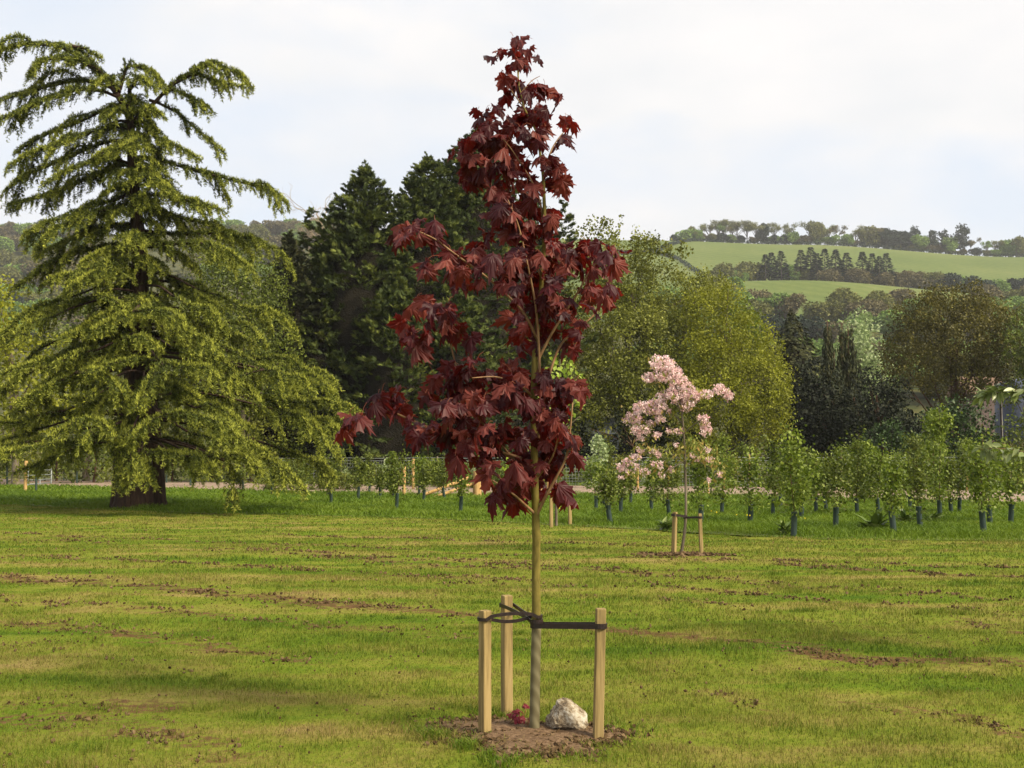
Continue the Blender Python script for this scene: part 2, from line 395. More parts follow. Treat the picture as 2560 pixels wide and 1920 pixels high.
# lawn with its curved far edge
edge_px = [(-700, 1235), (-300, 1248), (0, 1262), (200, 1274), (500, 1287), (900, 1293), (1200, 1304), (1500, 1322), (1800, 1340), (2100, 1352), (2560, 1358), (3300, 1362)]
E = np.array([G(*p) for p in edge_px])
def edge(x): return np.interp(x, E[:, 0], E[:, 1])
def und(x, y): return .05 * (fbm(x * .6, y * .9, 5) - .5) + .035 * (vn(x * 1.7, y * 2.6, 9) - .5)
streaks = [
    ([(0, 1337), (400, 1352), (900, 1372), (1300, 1395)], .10, .55),
    ([(0, 1348), (300, 1362), (600, 1376), (1000, 1400), (1500, 1424), (1750, 1438)], .14, .6),
    ([(0, 1446), (300, 1466), (560, 1490), (720, 1506), (1050, 1534), (1200, 1545)], .16, 1.0),
    ([(720, 1385), (1100, 1420), (1500, 1428), (1900, 1460), (2100, 1478), (2560, 1502)], .16, .75),
    ([(1930, 1415), (2100, 1422), (2300, 1436), (2560, 1447)], .12, .9),
    ([(1480, 1578), (1640, 1592), (1800, 1606), (1960, 1618), (2060, 1640), (2200, 1652), (2400, 1656), (2560, 1664)], .13, 1.0),
    ([(0, 1558), (200, 1578), (420, 1606), (650, 1640), (760, 1655)], .13, .85),
    ([(0, 1768), (150, 1785), (330, 1818), (480, 1860), (560, 1900)], .12, .7),
    ([(0, 1790), (220, 1830), (420, 1862)], .10, .7),
    ([(2140, 1765), (2280, 1790), (2420, 1810), (2560, 1842)], .09, .75),
    ([(1640, 1505), (1800, 1520), (1900, 1530)], .10, .7),
    ([(1750, 1740), (1830, 1760), (1900, 1775)], .09, .6),
    ([(2420, 1560), (2560, 1590)], .12, .8),
    ([(1100, 1465), (1300, 1462), (1600, 1482)], .10, .5),
    ([(0, 1610), (250, 1640), (500, 1690)], .10, .4),
    ([(0, 1392), (500, 1412), (900, 1440), (1300, 1455)], .10, .7),
    ([(1500, 1395), (1800, 1404), (2150, 1412), (2560, 1425)], .09, .7),
    ([(0, 1500), (350, 1530), (800, 1570), (1150, 1600)], .11, .6),
    ([(1600, 1460), (2000, 1500), (2300, 1520), (2560, 1545)], .11, .6),
    ([(700, 1340), (1200, 1356), (1700, 1372)], .09, .5),
    ([(280, 1765), (340, 1772), (430, 1768)], .09, .9)]
SW = [(np.array([G(*p)[:2] for p in pl]), w, s) for pl, w, s in streaks]
def soilmask(x, y):
    x = np.asarray(x, float); y = np.asarray(y, float); best = np.zeros_like(x)
    for pl, w, s in SW:
        for a, b in zip(pl[:-1], pl[1:]):
            d = b - a; tt = np.clip(((x - a[0]) * d[0] + (y - a[1]) * d[1]) / (d @ d), 0, 1)
            dist = np.hypot(x - a[0] - tt * d[0], y - a[1] - tt * d[1])
            wob = 1.7 * w * (.7 + .9 * vn(x * 1.3, y * 1.3, 31))
            best = np.maximum(best, s * np.exp(-(dist / wob) ** 2))
    return best * (.2 + 1.3 * fbm(x * 3, y * 6, 17))
xs = np.arange(-26, 26.01, .16); ny = 420
mb = MB(); tt = np.linspace(0, 1, ny) ** 1.4
X = np.repeat(xs[None], ny, 0); Y = 1.0 + (edge(X) - 1.0) * tt[:, None]
Y[-1] += .25
Z = und(X, Y) + .02
V = np.stack([X, Y, Z], -1).reshape(-1, 3); nx = len(xs)
i = (np.arange(ny - 1)[:, None] * nx + np.arange(nx - 1)[None]).ravel(); f = np.stack([i, i + 1, i + nx + 1, i + nx], -1)
mb.add(V, f, 0, soilmask(V[:, 0], V[:, 1]), True)
tag(mb.build('lawn', M['turf']), kind='structure')
def gz(x, y): return float(und(np.array([x]), np.array([y]))[0]) + .02

# rough ground under the nursery strip, and the gravel track
mb = MB()
xs = np.arange(-75, 75, .8); ys_ = np.linspace(0, 1, 60)
X = np.repeat(xs[None], 60, 0); Y0 = edge(X); Y = Y0 + (74 - Y0) * ys_[:, None]
Z = .008 + .05 * fbm(X * .5, Y * .5, 3); nx = len(xs)
V = np.stack([X, Y, Z], -1).reshape(-1, 3); i = (np.arange(59)[:, None] * nx + np.arange(nx - 1)[None]).ravel()
mb.add(V, np.stack([i, i + 1, i + nx + 1, i + nx], -1), smooth=True)
tag(mb.build('rough_ground', M['rough']), kind='structure')
trk = [(-300, 1212, 1197), (0, 1217, 1201), (420, 1226, 1207), (800, 1238, 1215), (1200, 1243, 1218), (1500, 1243, 1219), (1800, 1244, 1221), (2100, 1252, 1223), (2350, 1258, 1229), (2560, 1264, 1234), (2900, 1270, 1240)]
TN = np.array([G(a, b) for a, b, c in trk]); TF = np.array([G(a, c) for a, b, c in trk])
mb = MB(); V = []
for k in range(60):
    q = k / 59 * (len(trk) - 1); j = min(int(q), len(trk) - 2); fr = q - j
    a = TN[j] * (1 - fr) + TN[j + 1] * fr; c = TF[j] * (1 - fr) + TF[j + 1] * fr
    for s_ in np.linspace(0, 1, 8):
        p = a * (1 - s_) + c * s_; V.append((p[0], p[1], .09 + .12 * sin(pi * s_) + .03 * random.random()))
i = (np.arange(59)[:, None] * 8 + np.arange(7)[None]).ravel()
mb.add(V, np.stack([i, i + 8, i + 9, i + 1], -1), smooth=True)
tag(mb.build('gravel_track', M['track']), kind='structure')

# ------------------------------------------------------------------ grass
BL_V = np.array([(-.5, 0, 0), (.5, 0, 0), (-.38, 0, .5), (.38, 0, .5), (0, 0, 1.0)]); 
def blades(mb, x, y, z, h, w, lean=.5, v=None, mat=0):
    n = len(x)
    a = rng.random(n) * 2 * pi; ca, sa = np.cos(a), np.sin(a)
    la = rng.random(n) * 2 * pi; ln = h * lean * rng.random(n)
    V = np.empty((n, 5, 3))
    for k, (ox, oy, oz) in enumerate(BL_V):
        bend = oz * oz
        V[:, k, 0] = x + ox * w * ca + bend * ln * np.cos(la); V[:, k, 1] = y + ox * w * sa + bend * ln * np.sin(la); V[:, k, 2] = z + oz * h * (1 - .25 * lean * bend)
    V = V.reshape(-1, 3); b0 = np.arange(n) * 5
    f = np.concatenate([np.stack([b0, b0 + 1, b0 + 3, b0 + 2], -1), np.stack([b0 + 2, b0 + 3, b0 + 4, b0 + 4], -1)])
    if v is None: v = rng.random(n)
    mb.add(V, f, mat, np.repeat(v, 5))
mb = MB()
def scatter(y0, y1, dens, marg=1.03):
    ex = 2.3; w = (y0 + y1) / 2 * .4655 * marg + ex; n = int(2 * w * (y1 - y0) * dens)
    y = y0 + (y1 - y0) * rng.random(n); w1 = y1 * .4655 * marg + ex; x = (rng.random(n) * 2 - 1) * w1; k = np.abs(x) < y * .4655 * marg + ex; x, y = x[k], y[k]
    return x, y
def lob(a): return 1 + .17 * np.sin(2 * a + 2.6) + .13 * np.sin(3 * a + .6) + .08 * np.sin(7 * a + 2) + .05 * np.sin(13 * a)
def ell(x, y, c, rx, ry):
    u, w = (x - c[0]) / rx, (y - c[1]) / ry
    return (u * u + w * w) / lob(np.arctan2(w, u)) ** 2
PC = G(1318, 1850); PR = (.47, .50)            # soil round the maple
PC2 = G(1710, 1392); PR2 = (.62, .34)          # soil round the cherry
for (y0, y1, dens, hh, ww) in [(4.3, 7, 5200, .030, .0035), (7, 10, 3000, .030, .0048), (10, 15, 1300, .032, .008), (15, 22, 500, .034, .014), (22, 37, 200, .036, .022)]:
    x, y = scatter(y0, y1, dens)
    k = (y < edge(x) + .1) & (rng.random(len(x)) > np.clip(soilmask(x, y) * 1.0, 0, .8))
    e = ell(x, y, PC, *PR) + 1.5 * (fbm(x * 4, y * 4, 77) - .5); k &= (e > .95) | (rng.random(len(x)) < .06)
    e2 = ell(x, y, PC2, *PR2) + .5 * (fbm(x * 5, y * 5, 78) - .5); k &= e2 > 1
    x, y = x[k], y[k]
    lush = fbm(x * .9, y * 1.5, 41) ; tuf = np.clip((vn(x * 6, y * 6, 55) - .45) * 2, 0, 1)
    h = hh * (.25 + 1.5 * lush + .9 * tuf) * (.6 + .8 * rng.random(len(x)))
    e = ell(x, y, PC, *PR)
    lt = ((e < 2.2) & (x < PC[0] + .05)); h = np.where(lt, h * 1.35, h)
    blades(mb, x, y, und(x, y) + .015, h, ww, .9)
for cx_, cy_ in zip(*scatter(4.9, 13, 1.6)):
    if ell(cx_, cy_, PC, *PR) < 1.2: continue
    n = int(rng.uniform(25, 90)); r_ = rng.uniform(.02, .08); x = cx_ + rng.normal(size=n) * r_ * 1.6; y = cy_ + rng.normal(size=n) * r_
    blades(mb, x, y, und(x, y) + .015, (.035 + .045 * rng.random(n)) * rng.uniform(.7, 1.2), .0045, 1.1, v=rng.random(n) * .4)
tag(mb.build('lawn_grass', M['blade']), 'short mown grass blades covering the striped lawn', 'grass', kind='stuff')
# uncut tufts round the soil of the maple
mb = MB(); n = 4200
a = rng.random(n) * 2 * pi; rr = 1.0 + .35 * rng.random(n) ** 1.4
w = np.where(np.cos(a) < -.1, 1, .25) * (vn(np.cos(a) * 5 + 9, np.sin(a) * 5 + 9, 70) > .42); k = rng.random(n) < w; a, rr = a[k], rr[k]
rr = rr * lob(a); x = PC[0] + PR[0] * rr * np.cos(a); y = PC[1] + PR[1] * rr * np.sin(a)
blades(mb, x, y, und(x, y) + .01, .05 + .07 * rng.random(len(x)) * vn(x * 7, y * 7, 3), .0045, 1.0)
n = 900; a = rng.random(n) * 2 * pi; rr = 1 - .6 * rng.random(n) ** 1.6; k = vn(np.cos(a) * 4 + 9 + rr * 4, np.sin(a) * 4 + 9, 61) > .55; a, rr = a[k], rr[k]; n = len(a); rr = rr * lob(a); x = PC[0] + PR[0] * rr * np.cos(a); y = PC[1] + PR[1] * rr * np.sin(a)
blades(mb, x, y, np.full(n, .02), .03 + .05 * rng.random(n), .004, 1.2)
tag(mb.build('grass_tufts', M['long']), 'longer green grass tufts round the soil at the maple base', 'grass', kind='stuff')
# long grass of the nursery strip
mb = MB()
for y0, y1, dens, hh, ww in [(19, 27, 520, .22, .018), (27, 36, 330, .24, .028), (36, 50, 150, .28, .045), (50, 68, 40, .3, .08)]:
    x, y = scatter(y0, y1, dens, 1.25)
    k = (y > edge(x) - .05)
    tn = np.interp(x, TN[:, 0], TN[:, 1]); tf = np.interp(x, TF[:, 0], TF[:, 1])
    k &= ~((y > tn - .3) & (y < tf + .5)) | (rng.random(len(x)) < .2)
    x, y = x[k], y[k]
    d = np.clip((y - edge(x)) / 1.0, .3, 1)
    h = hh * d * (.45 + .8 * fbm(x * .8, y * .8, 12)) * (.6 + .7 * rng.random(len(x)))
    blades(mb, x, y, np.full(len(x), .02), h, ww, 1.1, v=np.clip(.25 + .5 * vn(x * .5, y * .5, 8) + .35 * (rng.random(len(x)) - .5), 0, 1))
tag(mb.build('long_grass', M['long']), 'bright green uncut grass strip beyond the mown lawn', 'grass', kind='stuff')

# soil crumbs
OCT = np.array([(1, 0, 0), (-1, 0, 0), (0, 1, 0), (0, -1, 0), (0, 0, 1), (0, 0, -.6)], float); OCF = [(0, 2, 4), (2, 1, 4), (1, 3, 4), (3, 0, 4), (2, 0, 5), (1, 2, 5), (3, 1, 5), (0, 3, 5)]
def rotz_rand(n):
    y = rdir(n); z = rdir(n); return frames(y, z)
mb = MB()
for pl, w, s in SW:
    for a, b in zip(pl[:-1], pl[1:]):
        Ls = np.linalg.norm(b - a); n = int(Ls * 330 * s); tt = rng.random(n)
        p = a + (b - a) * tt[:, None]; wd = w * 1.25
        x = p[:, 0] + rng.normal(size=n) * wd * .6; y = p[:, 1] + rng.normal(size=n) * wd
        k = (vn(x * 2.2, y * 4, 19) > .4) & (vn(x * 7, y * 9, 29) > .5); x, y = x[k], y[k]; n = len(x)
        sc = (.005 + .012 * rng.random(n) ** 3) * np.clip(y / 9, 1, 1.6)
        mb.inst(OCT, OCF, rotz_rand(n), np.c_[x, y, und(x, y) + .020 + sc * .6], np.c_[sc * 1.3, sc, sc * .8])
x, y = scatter(5, 12, 60); x2, y2 = scatter(12, 26, 14); x = np.r_[x, x2]; y = np.r_[y, y2]
k = vn(x * 1.1, y * 2, 23) > .5; x, y = x[k], y[k]; n = len(x); sc = (.004 + .010 * rng.random(n) ** 4) * np.clip(y / 9, 1, 1.6)
mb.inst(OCT, OCF, rotz_rand(n), np.c_[x, y, und(x, y) + .025 + sc], sc)
tag(mb.build('soil_crumbs', M['clod']), 'brown soil crumbs strewn in lines over the lawn', 'soil', kind='stuff')

def soilpatch(c, rx, ry, hgt, nclod, csize, seed, label):
    mb = MB(); nr, na = 22, 72; V = []
    for i in range(nr):
        for j in range(na):
            a = j * 2 * pi / na; q = i / (nr - 1)
            rr = q * float(lob(a))
            x = c[0] + rx * rr * cos(a); y = c[1] + ry * rr * sin(a)
            z = hgt * (1 - q ** 2) + .03 * (fbm(np.array([x * 9]), np.array([y * 9]), seed + 3)[0] - .4) * (1 - q ** 3) + gz(x, y) + .010 - .02 * q ** 4
            V.append((x, y, z))
    V = np.array(V); f = [(i * na + j, (i + 1) * na + j, (i + 1) * na + (j + 1) % na, i * na + (j + 1) % na) for i in range(nr - 1) for j in range(na)]
    mb.add(V, f, smooth=True)
    tag(mb.build('soil_patch', M['soil']), kind='structure')
    mb = MB(); a = rng.random(nclod) * 2 * pi; q = np.sqrt(rng.random(nclod)) * 1.05 + .35 * rng.random(nclod) ** 5
    x = c[0] + rx * q * lob(a) * np.cos(a); y = c[1] + ry * q * lob(a) * np.sin(a); sc = csize * (.35 + rng.random(nclod) ** 2.5 * 1.5)
    z = hgt * (1 - np.minimum(q, 1) ** 2) + und(x, y) + .02 + sc * .3
    mb.inst(OCT, OCF, rotz_rand(nclod), np.c_[x, y, z], np.c_[sc * 1.2, sc, sc * .8])
    tag(mb.build('soil_clods', M['clod']), label, 'soil', kind='stuff')
soilpatch(PC, PR[0] * .97, PR[1] * .97, .02, 2600, .011, 4, 'crumbled brown soil clods heaped round the crimson maple')
soilpatch(PC2, PR2[0], PR2[1], .04, 700, .022, 9, 'crumbled brown soil clods heaped round the pink cherry')

# ------------------------------------------------------------------ stakes, ties, rock
def stake(base, top, side, rz, label, group, lean=(0, 0)):
    mb = MB(); b = np.array(base); h = top - b[2]; s = side / 2; bev = side * .07
    ring = [(-s + bev, -s), (s - bev, -s), (s, -s + bev), (s, s - bev), (s - bev, s), (-s + bev, s), (-s, s - bev), (-s, -s + bev)]
    ring = np.array(ring); ca, sa = cos(rz), sin(rz); ring = ring @ np.array([[ca, sa], [-sa, ca]])
    lv = [(-.12, 1), (h * .3, 1.01), (h * .7, .99), (h - .006, 1), (h, .93)]
    V = [(b[0] + q[0] * k + lean[0] * z / h, b[1] + q[1] * k + lean[1] * z / h, b[2] + z) for z, k in lv for q in ring]
    f = [(i * 8 + j, i * 8 + (j + 1) % 8, (i + 1) * 8 + (j + 1) % 8, (i + 1) * 8 + j) for i in range(4) for j in range(8)]
    mb.add(V, f); o = 32
    V2 = V[32:40] + [tuple(np.mean(V[32:40], axis=0))]
    mb.add(V2, [(j, (j + 1) % 8, 8) for j in range(8)])
    return tag(mb.build('wooden_stake', M['stake'], origin=base), label, 'stake', group)
def gp(px, py):
    p = G(px, py); p[2] = gz(p[0], p[1]) - .0; q = G(px, py, p[2]); return q
bL, bB, bR, bT = gp(1212, 1840), gp(1267, 1792), gp(1495, 1850), gp(1336, 1834)
tL, tB, tR = P(1214, 1526, bL[1])[2], P(1267, 1488, bB[1])[2], P(1502, 1521, bR[1])[2]
GS = 'stakes round the crimson maple'
stake(bL, tL, .052, R(38), 'square pale stake front left of the crimson maple trunk', GS)
stake(bB, tB, .055, R(24), 'square stake behind the crimson maple, farther back than its two neighbours', GS, (P(1267, 1488, bB[1])[0] - bB[0], 0))
stake(bR, tR, .050, R(6), 'square pale stake to the right of the white rock', GS, (P(1502, 1521, bR[1])[0] - bR[0], 0))

def ribbon(mb, pts, hgt, th=.004):
    pts = np.asarray(pts, float); n = len(pts); t_ = nrm(np.gradient(pts, axis=0)); side = nrm(np.cross(t_, (0, 0, 1)))
    up = nrm(np.cross(side, t_)); V = []
    for i in range(n):
        for a, b in ((-1, -1), (1, -1), (1, 1), (-1, 1)):
            V.append(pts[i] + side[i] * th / 2 * a + up[i] * hgt / 2 * b)
    f = [(i * 4 + j, i * 4 + (j + 1) % 4, (i + 1) * 4 + (j + 1) % 4, (i + 1) * 4 + j) for i in range(n - 1) for j in range(4)]
    f += [(3, 2, 1, 0), ((n - 1) * 4, (n - 1) * 4 + 1, (n - 1) * 4 + 2, (n - 1) * 4 + 3)]
    mb.add(V, f, smooth=False)
def loop_tie(p0, r0, p1, r1, hgt, sag, label, group, cross=False, th=.005):
    """strap that runs round two uprights at p0 and p1"""
    mb = MB(); p0 = np.array(p0); p1 = np.array(p1); d = nrm(p1[:2] - p0[:2]); nn = np.array((-d[1], d[0]))
    pts = []
    for k in range(9):
        a = pi / 2 + pi * k / 8; q = d * cos(a) + nn * sin(a); pts.append((*(p0[:2] + q * r0), p0[2]))
    s = -1
    L_ = 10
    for k in range(1, L_):
        q = k / L_; xy = p0[:2] * (1 - q) + p1[:2] * q + nn * (-1) * (r0 * (1 - q) + r1 * q); pts.append((*xy, p0[2] * (1 - q) + p1[2] * q - sag * sin(pi * q)))
    for k in range(9):
        a = -pi / 2 + pi * k / 8; q = d * cos(a) + nn * sin(a); pts.append((*(p1[:2] + q * r1), p1[2]))
    for k in range(1, L_):
        q = 1 - k / L_; xy = p0[:2] * (1 - q) + p1[:2] * q + nn * (r0 * (1 - q) + r1 * q); pts.append((*xy, p0[2] * (1 - q) + p1[2] * q + sag * 1.0 * sin(pi * q) ** .4))
    pts.append(pts[0]); ribbon(mb, pts, hgt, th)
    # buckle block
    m_ = p0 * .25 + p1 * .75
    return tag(mb.build('rubber_tie', M['rubber'], origin=p0), label, 'tree tie', group)
GT = 'black rubber ties of the crimson maple'
TRX = P(1342, 1550, bT[1])
loop_tie(P(1341, 1563, bT[1]), .031, P(1500, 1564, bR[1]), .036, .027, .0, 'straight black strap from maple trunk to the right stake', GT)
loop_tie(P(1341, 1541, bT[1]), .032, P(1213, 1547, bL[1]), .041, .018, .026, 'sagging black strap from maple trunk to the front left stake', GT)
loop_tie(P(1341, 1552, bT[1]), .034, P(1267, 1513, bB[1]), .043, .020, .01, 'slanting black strap from maple trunk up to the rear stake', GT)

# rock
def rock(c, sx_, sy_, sz_, label):
    import bmesh
    bm = bmesh.new(); bmesh.ops.create_icosphere(bm, subdivisions=5, radius=1)
    rs = np.random.default_rng(21); pl = [(nrm(rs.normal(size=3)), .58 + .3 * rs.random()) for _ in range(22)]
    for v in bm.verts:
        p = np.array(v.co)
        for n_, d in pl:
            e = p @ n_ - d
            if e > 0: p = p - n_ * e * .88
        k = 1 + .34 * (fbm(np.array([p[0] * 2 + p[2] * 1.3 + 9]), np.array([p[1] * 2 - p[2] + 9]), 6)[0] - .5) + .22 * (fbm(np.array([p[0] * 7 + p[2] * 5 + 9]), np.array([p[1] * 7 - p[2] * 5 + 9]), 8)[0] - .5)
        p = p * k
        # notch at lower left and a pointed top left of centre
        p[0] += -.12 * max(p[2], 0); p[0] *= 1 - .3 * max(p[2], 0) ; p[2] *= 1.0
        if p[2] < -.1: p[0] *= 1.0
        nd = math.hypot(p[0] + .25, p[2] + .42); 
        if p[1] < 0 and nd < .3: p[1] += (.3 - nd) * .9
        v.co = (p[0] * sx_, p[1] * sy_, p[2] * sz_)
    me = bpy.data.meshes.new('rock'); bm.to_mesh(me); bm.free()
    m, t, b = newmat('rock_stone'); tc = t.nodes.new('ShaderNodeTexCoord')
    n1 = noise(t, 14, 6, tc.outputs['Object'], .65); n2 = noise(t, 55, 5, tc.outputs['Object'], .7)
    r = ramp(t, [(.36, (.07, .05, .035)), (.46, (.22, .165, .10)), (.54, (.36, .31, .235)), (.66, (.47, .44, .37))], math_(t, 'ADD', math_(t, 'MULTIPLY', n1.outputs[0], .62), math_(t, 'MULTIPLY', n2.outputs[0], .38)))
    t.links.new(r.outputs[0], b.inputs['Base Color']); b.inputs['Roughness'].default_value = .9
    bp = t.nodes.new('ShaderNodeBump'); bp.inputs['Strength'].default_value = .9; bp.inputs['Distance'].default_value = .012
    t.links.new(n2.outputs[0], bp.inputs['Height']); t.links.new(bp.outputs[0], b.inputs['Normal'])
    me.materials.append(m); o = bpy.data.objects.new('rock', me); COL.objects.link(o); o.location = c
    return tag(o, label, 'rock')
rb = gp(1415, 1836)
rock((rb[0], rb[1] + .07, P(1415, 1808, rb[1])[2]), .138, .115, .108, 'pitted white and buff rock lying on the soil beside the maple')

# ------------------------------------------------------------------ crimson maple
half = [(0, -.02), (.15, -.10), (.30, -.06), (.45, -.14), (.43, 0), (.57, .04), (.44, .17), (.53, .25), (.54, .37), (.72, .45), (.53, .51), (.50, .64), (.41, .53), (.26, .50), (.29, .64), (.23, .73), (.30, .82), (.12, .86), (0, 1.08)]
outl = half + [(-x, y) for x, y in half[-2:0:-1]]
def maple_template(fold, droop, twist, seed, pleat=.05):
    rs = np.random.default_rng(seed); n = len(outl); c = np.array((0, .22)); V = [(0, .22, 0)]
    for q in (.5, 1.0):
        for x, y in outl:
            p = c + (np.array((x, y)) - c) * q; V.append((p[0], p[1], 0))
    V = np.array(V); rad = np.hypot(V[:, 0], V[:, 1] - .22)
    # pleats: lobe axes high, sinuses low
    rmax = np.hypot(*(np.array(outl) - c).T); pl = (rmax - rmax.mean()) / rmax.max()
    V[1:n + 1, 2] += pleat * pl * 2
    V[:, 2] += -fold * np.abs(V[:, 0]) - droop * (V[:, 1].clip(0) ** 2) - droop * .8 * V[:, 0] ** 2 + twist * V[:, 0] * (V[:, 1] - .2)
    V[n + 1:, 2] += rs.normal(size=n) * .075; V[1:n + 1, 2] += rs.normal(size=n) * .03
    V[:, 1] -= .0
    f = [(0, 1 + j, 1 + (j + 1) % n, 1 + (j + 1) % n) for j in range(n)] + [(1 + j, 1 + n + j, 1 + n + (j + 1) % n, 1 + (j + 1) % n) for j in range(n)]
    return V, np.array(f)
MT = [maple_template(.25, .25, .1, 1), maple_template(.6, .45, -.2, 2), maple_template(.1, .5, .3, 3), maple_template(.9, .3, .2, 4), maple_template(-.3, .35, -.3, 5), maple_template(.4, .8, 0, 6), maple_template(.05, 1.1, .5, 7), maple_template(1.1, .6, -.5, 8), maple_template(-.5, .7, .2, 9), maple_template(.3, .1, .7, 10)]
def maple_leaves(mb, pts, size, cen, mat=0, pet=None, petmat=1, hang=.6):
    n = len(pts); pts = np.asarray(pts)
    outw = nrm(pts - cen + rng.normal(size=(n, 3)) * .12)
    tip = nrm(outw * np.array((1, 1, .25)) * (.55 + .5 * rng.random((n, 1))) + np.array((0, 0, -1.0)) * (hang * (.35 + rng.random((n, 1)) * 1.2)) + rdir(n) * .35)
    nor = nrm(outw * .6 + np.array((0, 0, 1.0)) * (.35 + .5 * rng.random((n, 1))) + np.array((0, -.28, 0)) + rdir(n) * .42)
    Mx = frames(tip, nor); k = rng.integers(0, len(MT), n); v = rng.random(n)
    for j, (tv, tf) in enumerate(MT):
        q = k == j
        mb.inst(tv, tf, Mx[q], pts[q], size[q], mat, v[q], False)
    if pet:
        for p, o, s in zip(pts, outw, size):
            b = p - o * s * .35 * np.array((1, 1, 0)) + np.array((0, 0, 1)) * s * random.uniform(-.25, .35)
            b = b + rng.normal(size=3) * s * .15
            mid = (p + b) / 2 + np.array((0, 0, .12 * s))
            mb.tube([b, mid, p], pet, 3, petmat, cap=False)
clus = [(1300,112,20,8,2),(1285,158,58,22,9),(1280,200,26,18,4),(1322,238,42,26,7),(1378,258,22,20,3),(1285,250,36,12,3),(1218,300,32,24,6),(1262,338,55,34,8),(1330,308,56,32,10),(1425,318,14,12,2),(1406,366,14,16,2),(1180,362,30,20,4),(1132,395,10,8,1),(1205,388,55,34,8),(1290,380,56,40,10),(1350,356,22,18,3),(1205,425,52,34,8),(1280,440,55,40,12),(1376,430,34,30,8),(1388,475,24,28,5),(1170,465,28,26,3),(1240,500,45,34,8),(1310,500,45,30,8),(1262,558,50,34,9),(1330,568,45,34,8),(1372,560,20,34,4),(1232,592,42,18,4),
(1005,580,20,30,4),(1045,588,26,20,4),(1083,588,20,24,4),(1010,615,18,18,2),
(1092,678,34,14,4),(1150,668,46,28,8),(1205,648,46,34,8),(1262,678,56,34,10),(1180,720,34,16,4),(1330,640,62,36,13),(1400,658,56,34,10),(1468,640,44,24,8),(1528,650,34,20,5),(1498,684,34,16,4),(1382,700,54,26,7),(1300,715,54,26,6),
(1335,758,44,32,8),(1402,758,54,34,10),(1488,758,34,32,6),(1520,752,14,22,2),(1288,800,26,24,4),(1380,808,44,24,7),(1435,832,22,24,4),(1430,884,10,14,2),(1305,848,30,24,5),(1350,842,26,24,4),
(1058,780,26,22,5),(1018,840,16,20,4),(1050,848,32,32,7),(1120,800,26,32,6),(1142,838,24,20,4),(1182,868,16,14,3),(1050,880,20,12,2),
(1115,950,38,28,7),(1180,958,45,34,9),(1260,938,36,22,6),(1300,968,55,34,9),(1370,968,44,28,8),(1418,985,36,32,7),(1448,985,10,22,2),(1100,1010,34,28,6),(1160,1020,45,34,8),(1240,1030,55,34,10),(1330,1030,45,32,8),(1395,1058,42,34,7),
(950,1018,34,18,6),(905,1056,34,12,5),(1008,1030,14,12,2),(872,1080,12,8,1),(985,1000,16,14,2),(1042,1085,24,30,4),(1110,1088,40,28,7),(1180,1088,45,32,8),(1260,1098,55,32,10),(1345,1098,45,32,8),(1410,1112,28,24,4),(1160,1146,34,24,4),(1222,1168,45,32,7),(1300,1168,52,32,9),(1385,1158,38,32,6),(1436,1160,10,20,2),(1230,1222,30,34,5),(1290,1218,38,34,6),(1345,1218,34,28,5),(1403,1238,20,16,3),(1285,1262,18,8,1)]
DT = bT[1]
mt = thing('crimson_maple', bT, 'young maple with dark red leaves tied to three stakes in the lawn', 'tree')
tp = [(1336, 1840, 12.5), (1338, 1700, 11.8), (1341, 1560, 11), (1340, 1450, 10.8), (1341, 1350, 10.2), (1341, 1336, 11.2), (1340, 1322, 10), (1339, 1280, 9.6), (1336, 1150, 9), (1334, 1000, 8.5), (1338, 880, 7.8), (1345, 800, 7), (1353, 720, 6), (1360, 620, 5), (1361, 520, 4.6), (1358, 440, 4), (1350, 380, 3.4), (1342, 330, 3), (1310, 270, 2.5), (1297, 215, 2.2), (1294, 170, 1.8)]
pts = [P(a, b_, DT + .02 * sin(b_ * .01)) for a, b_, r in tp]; sc_ = ppm(DT)
mb = MB(); mb.tube(pts[2:], [r / sc_ for a, b_, r in tp][2:], 12); mb.build('trunk', M['maplebark'], mt)
# lower stem is sheathed in a dull grown spiral wrap
mg, t, b = newmat('stem_wrap'); tc = t.nodes.new('ShaderNodeTexCoord')
wv = t.nodes.new('ShaderNodeTexWave'); wv.bands_direction = 'DIAGONAL'; wv.inputs['Scale'].default_value = 7; wv.inputs['Distortion'].default_value = 2
t.links.new(tc.outputs['Object'], wv.inputs[0]); r_ = ramp(t, [(.1, (.11, .09, .04)), (.6, (.135, .115, .055)), (.95, (.17, .145, .075))], wv.outputs[0]); t.links.new(r_.outputs[0], b.inputs['Base Color']); b.inputs['Roughness'].default_value = .8
mb = MB(); mb.tube([P(1336, 1842, DT), P(1337, 1760, DT), P(1339, 1650, DT), P(1341, 1572, DT), P(1341, 1566, DT)], [12.8 / sc_, 12.4 / sc_, 12 / sc_, 11.7 / sc_, 11 / sc_], 16); mb.build('stem_wrap', mg, mt)
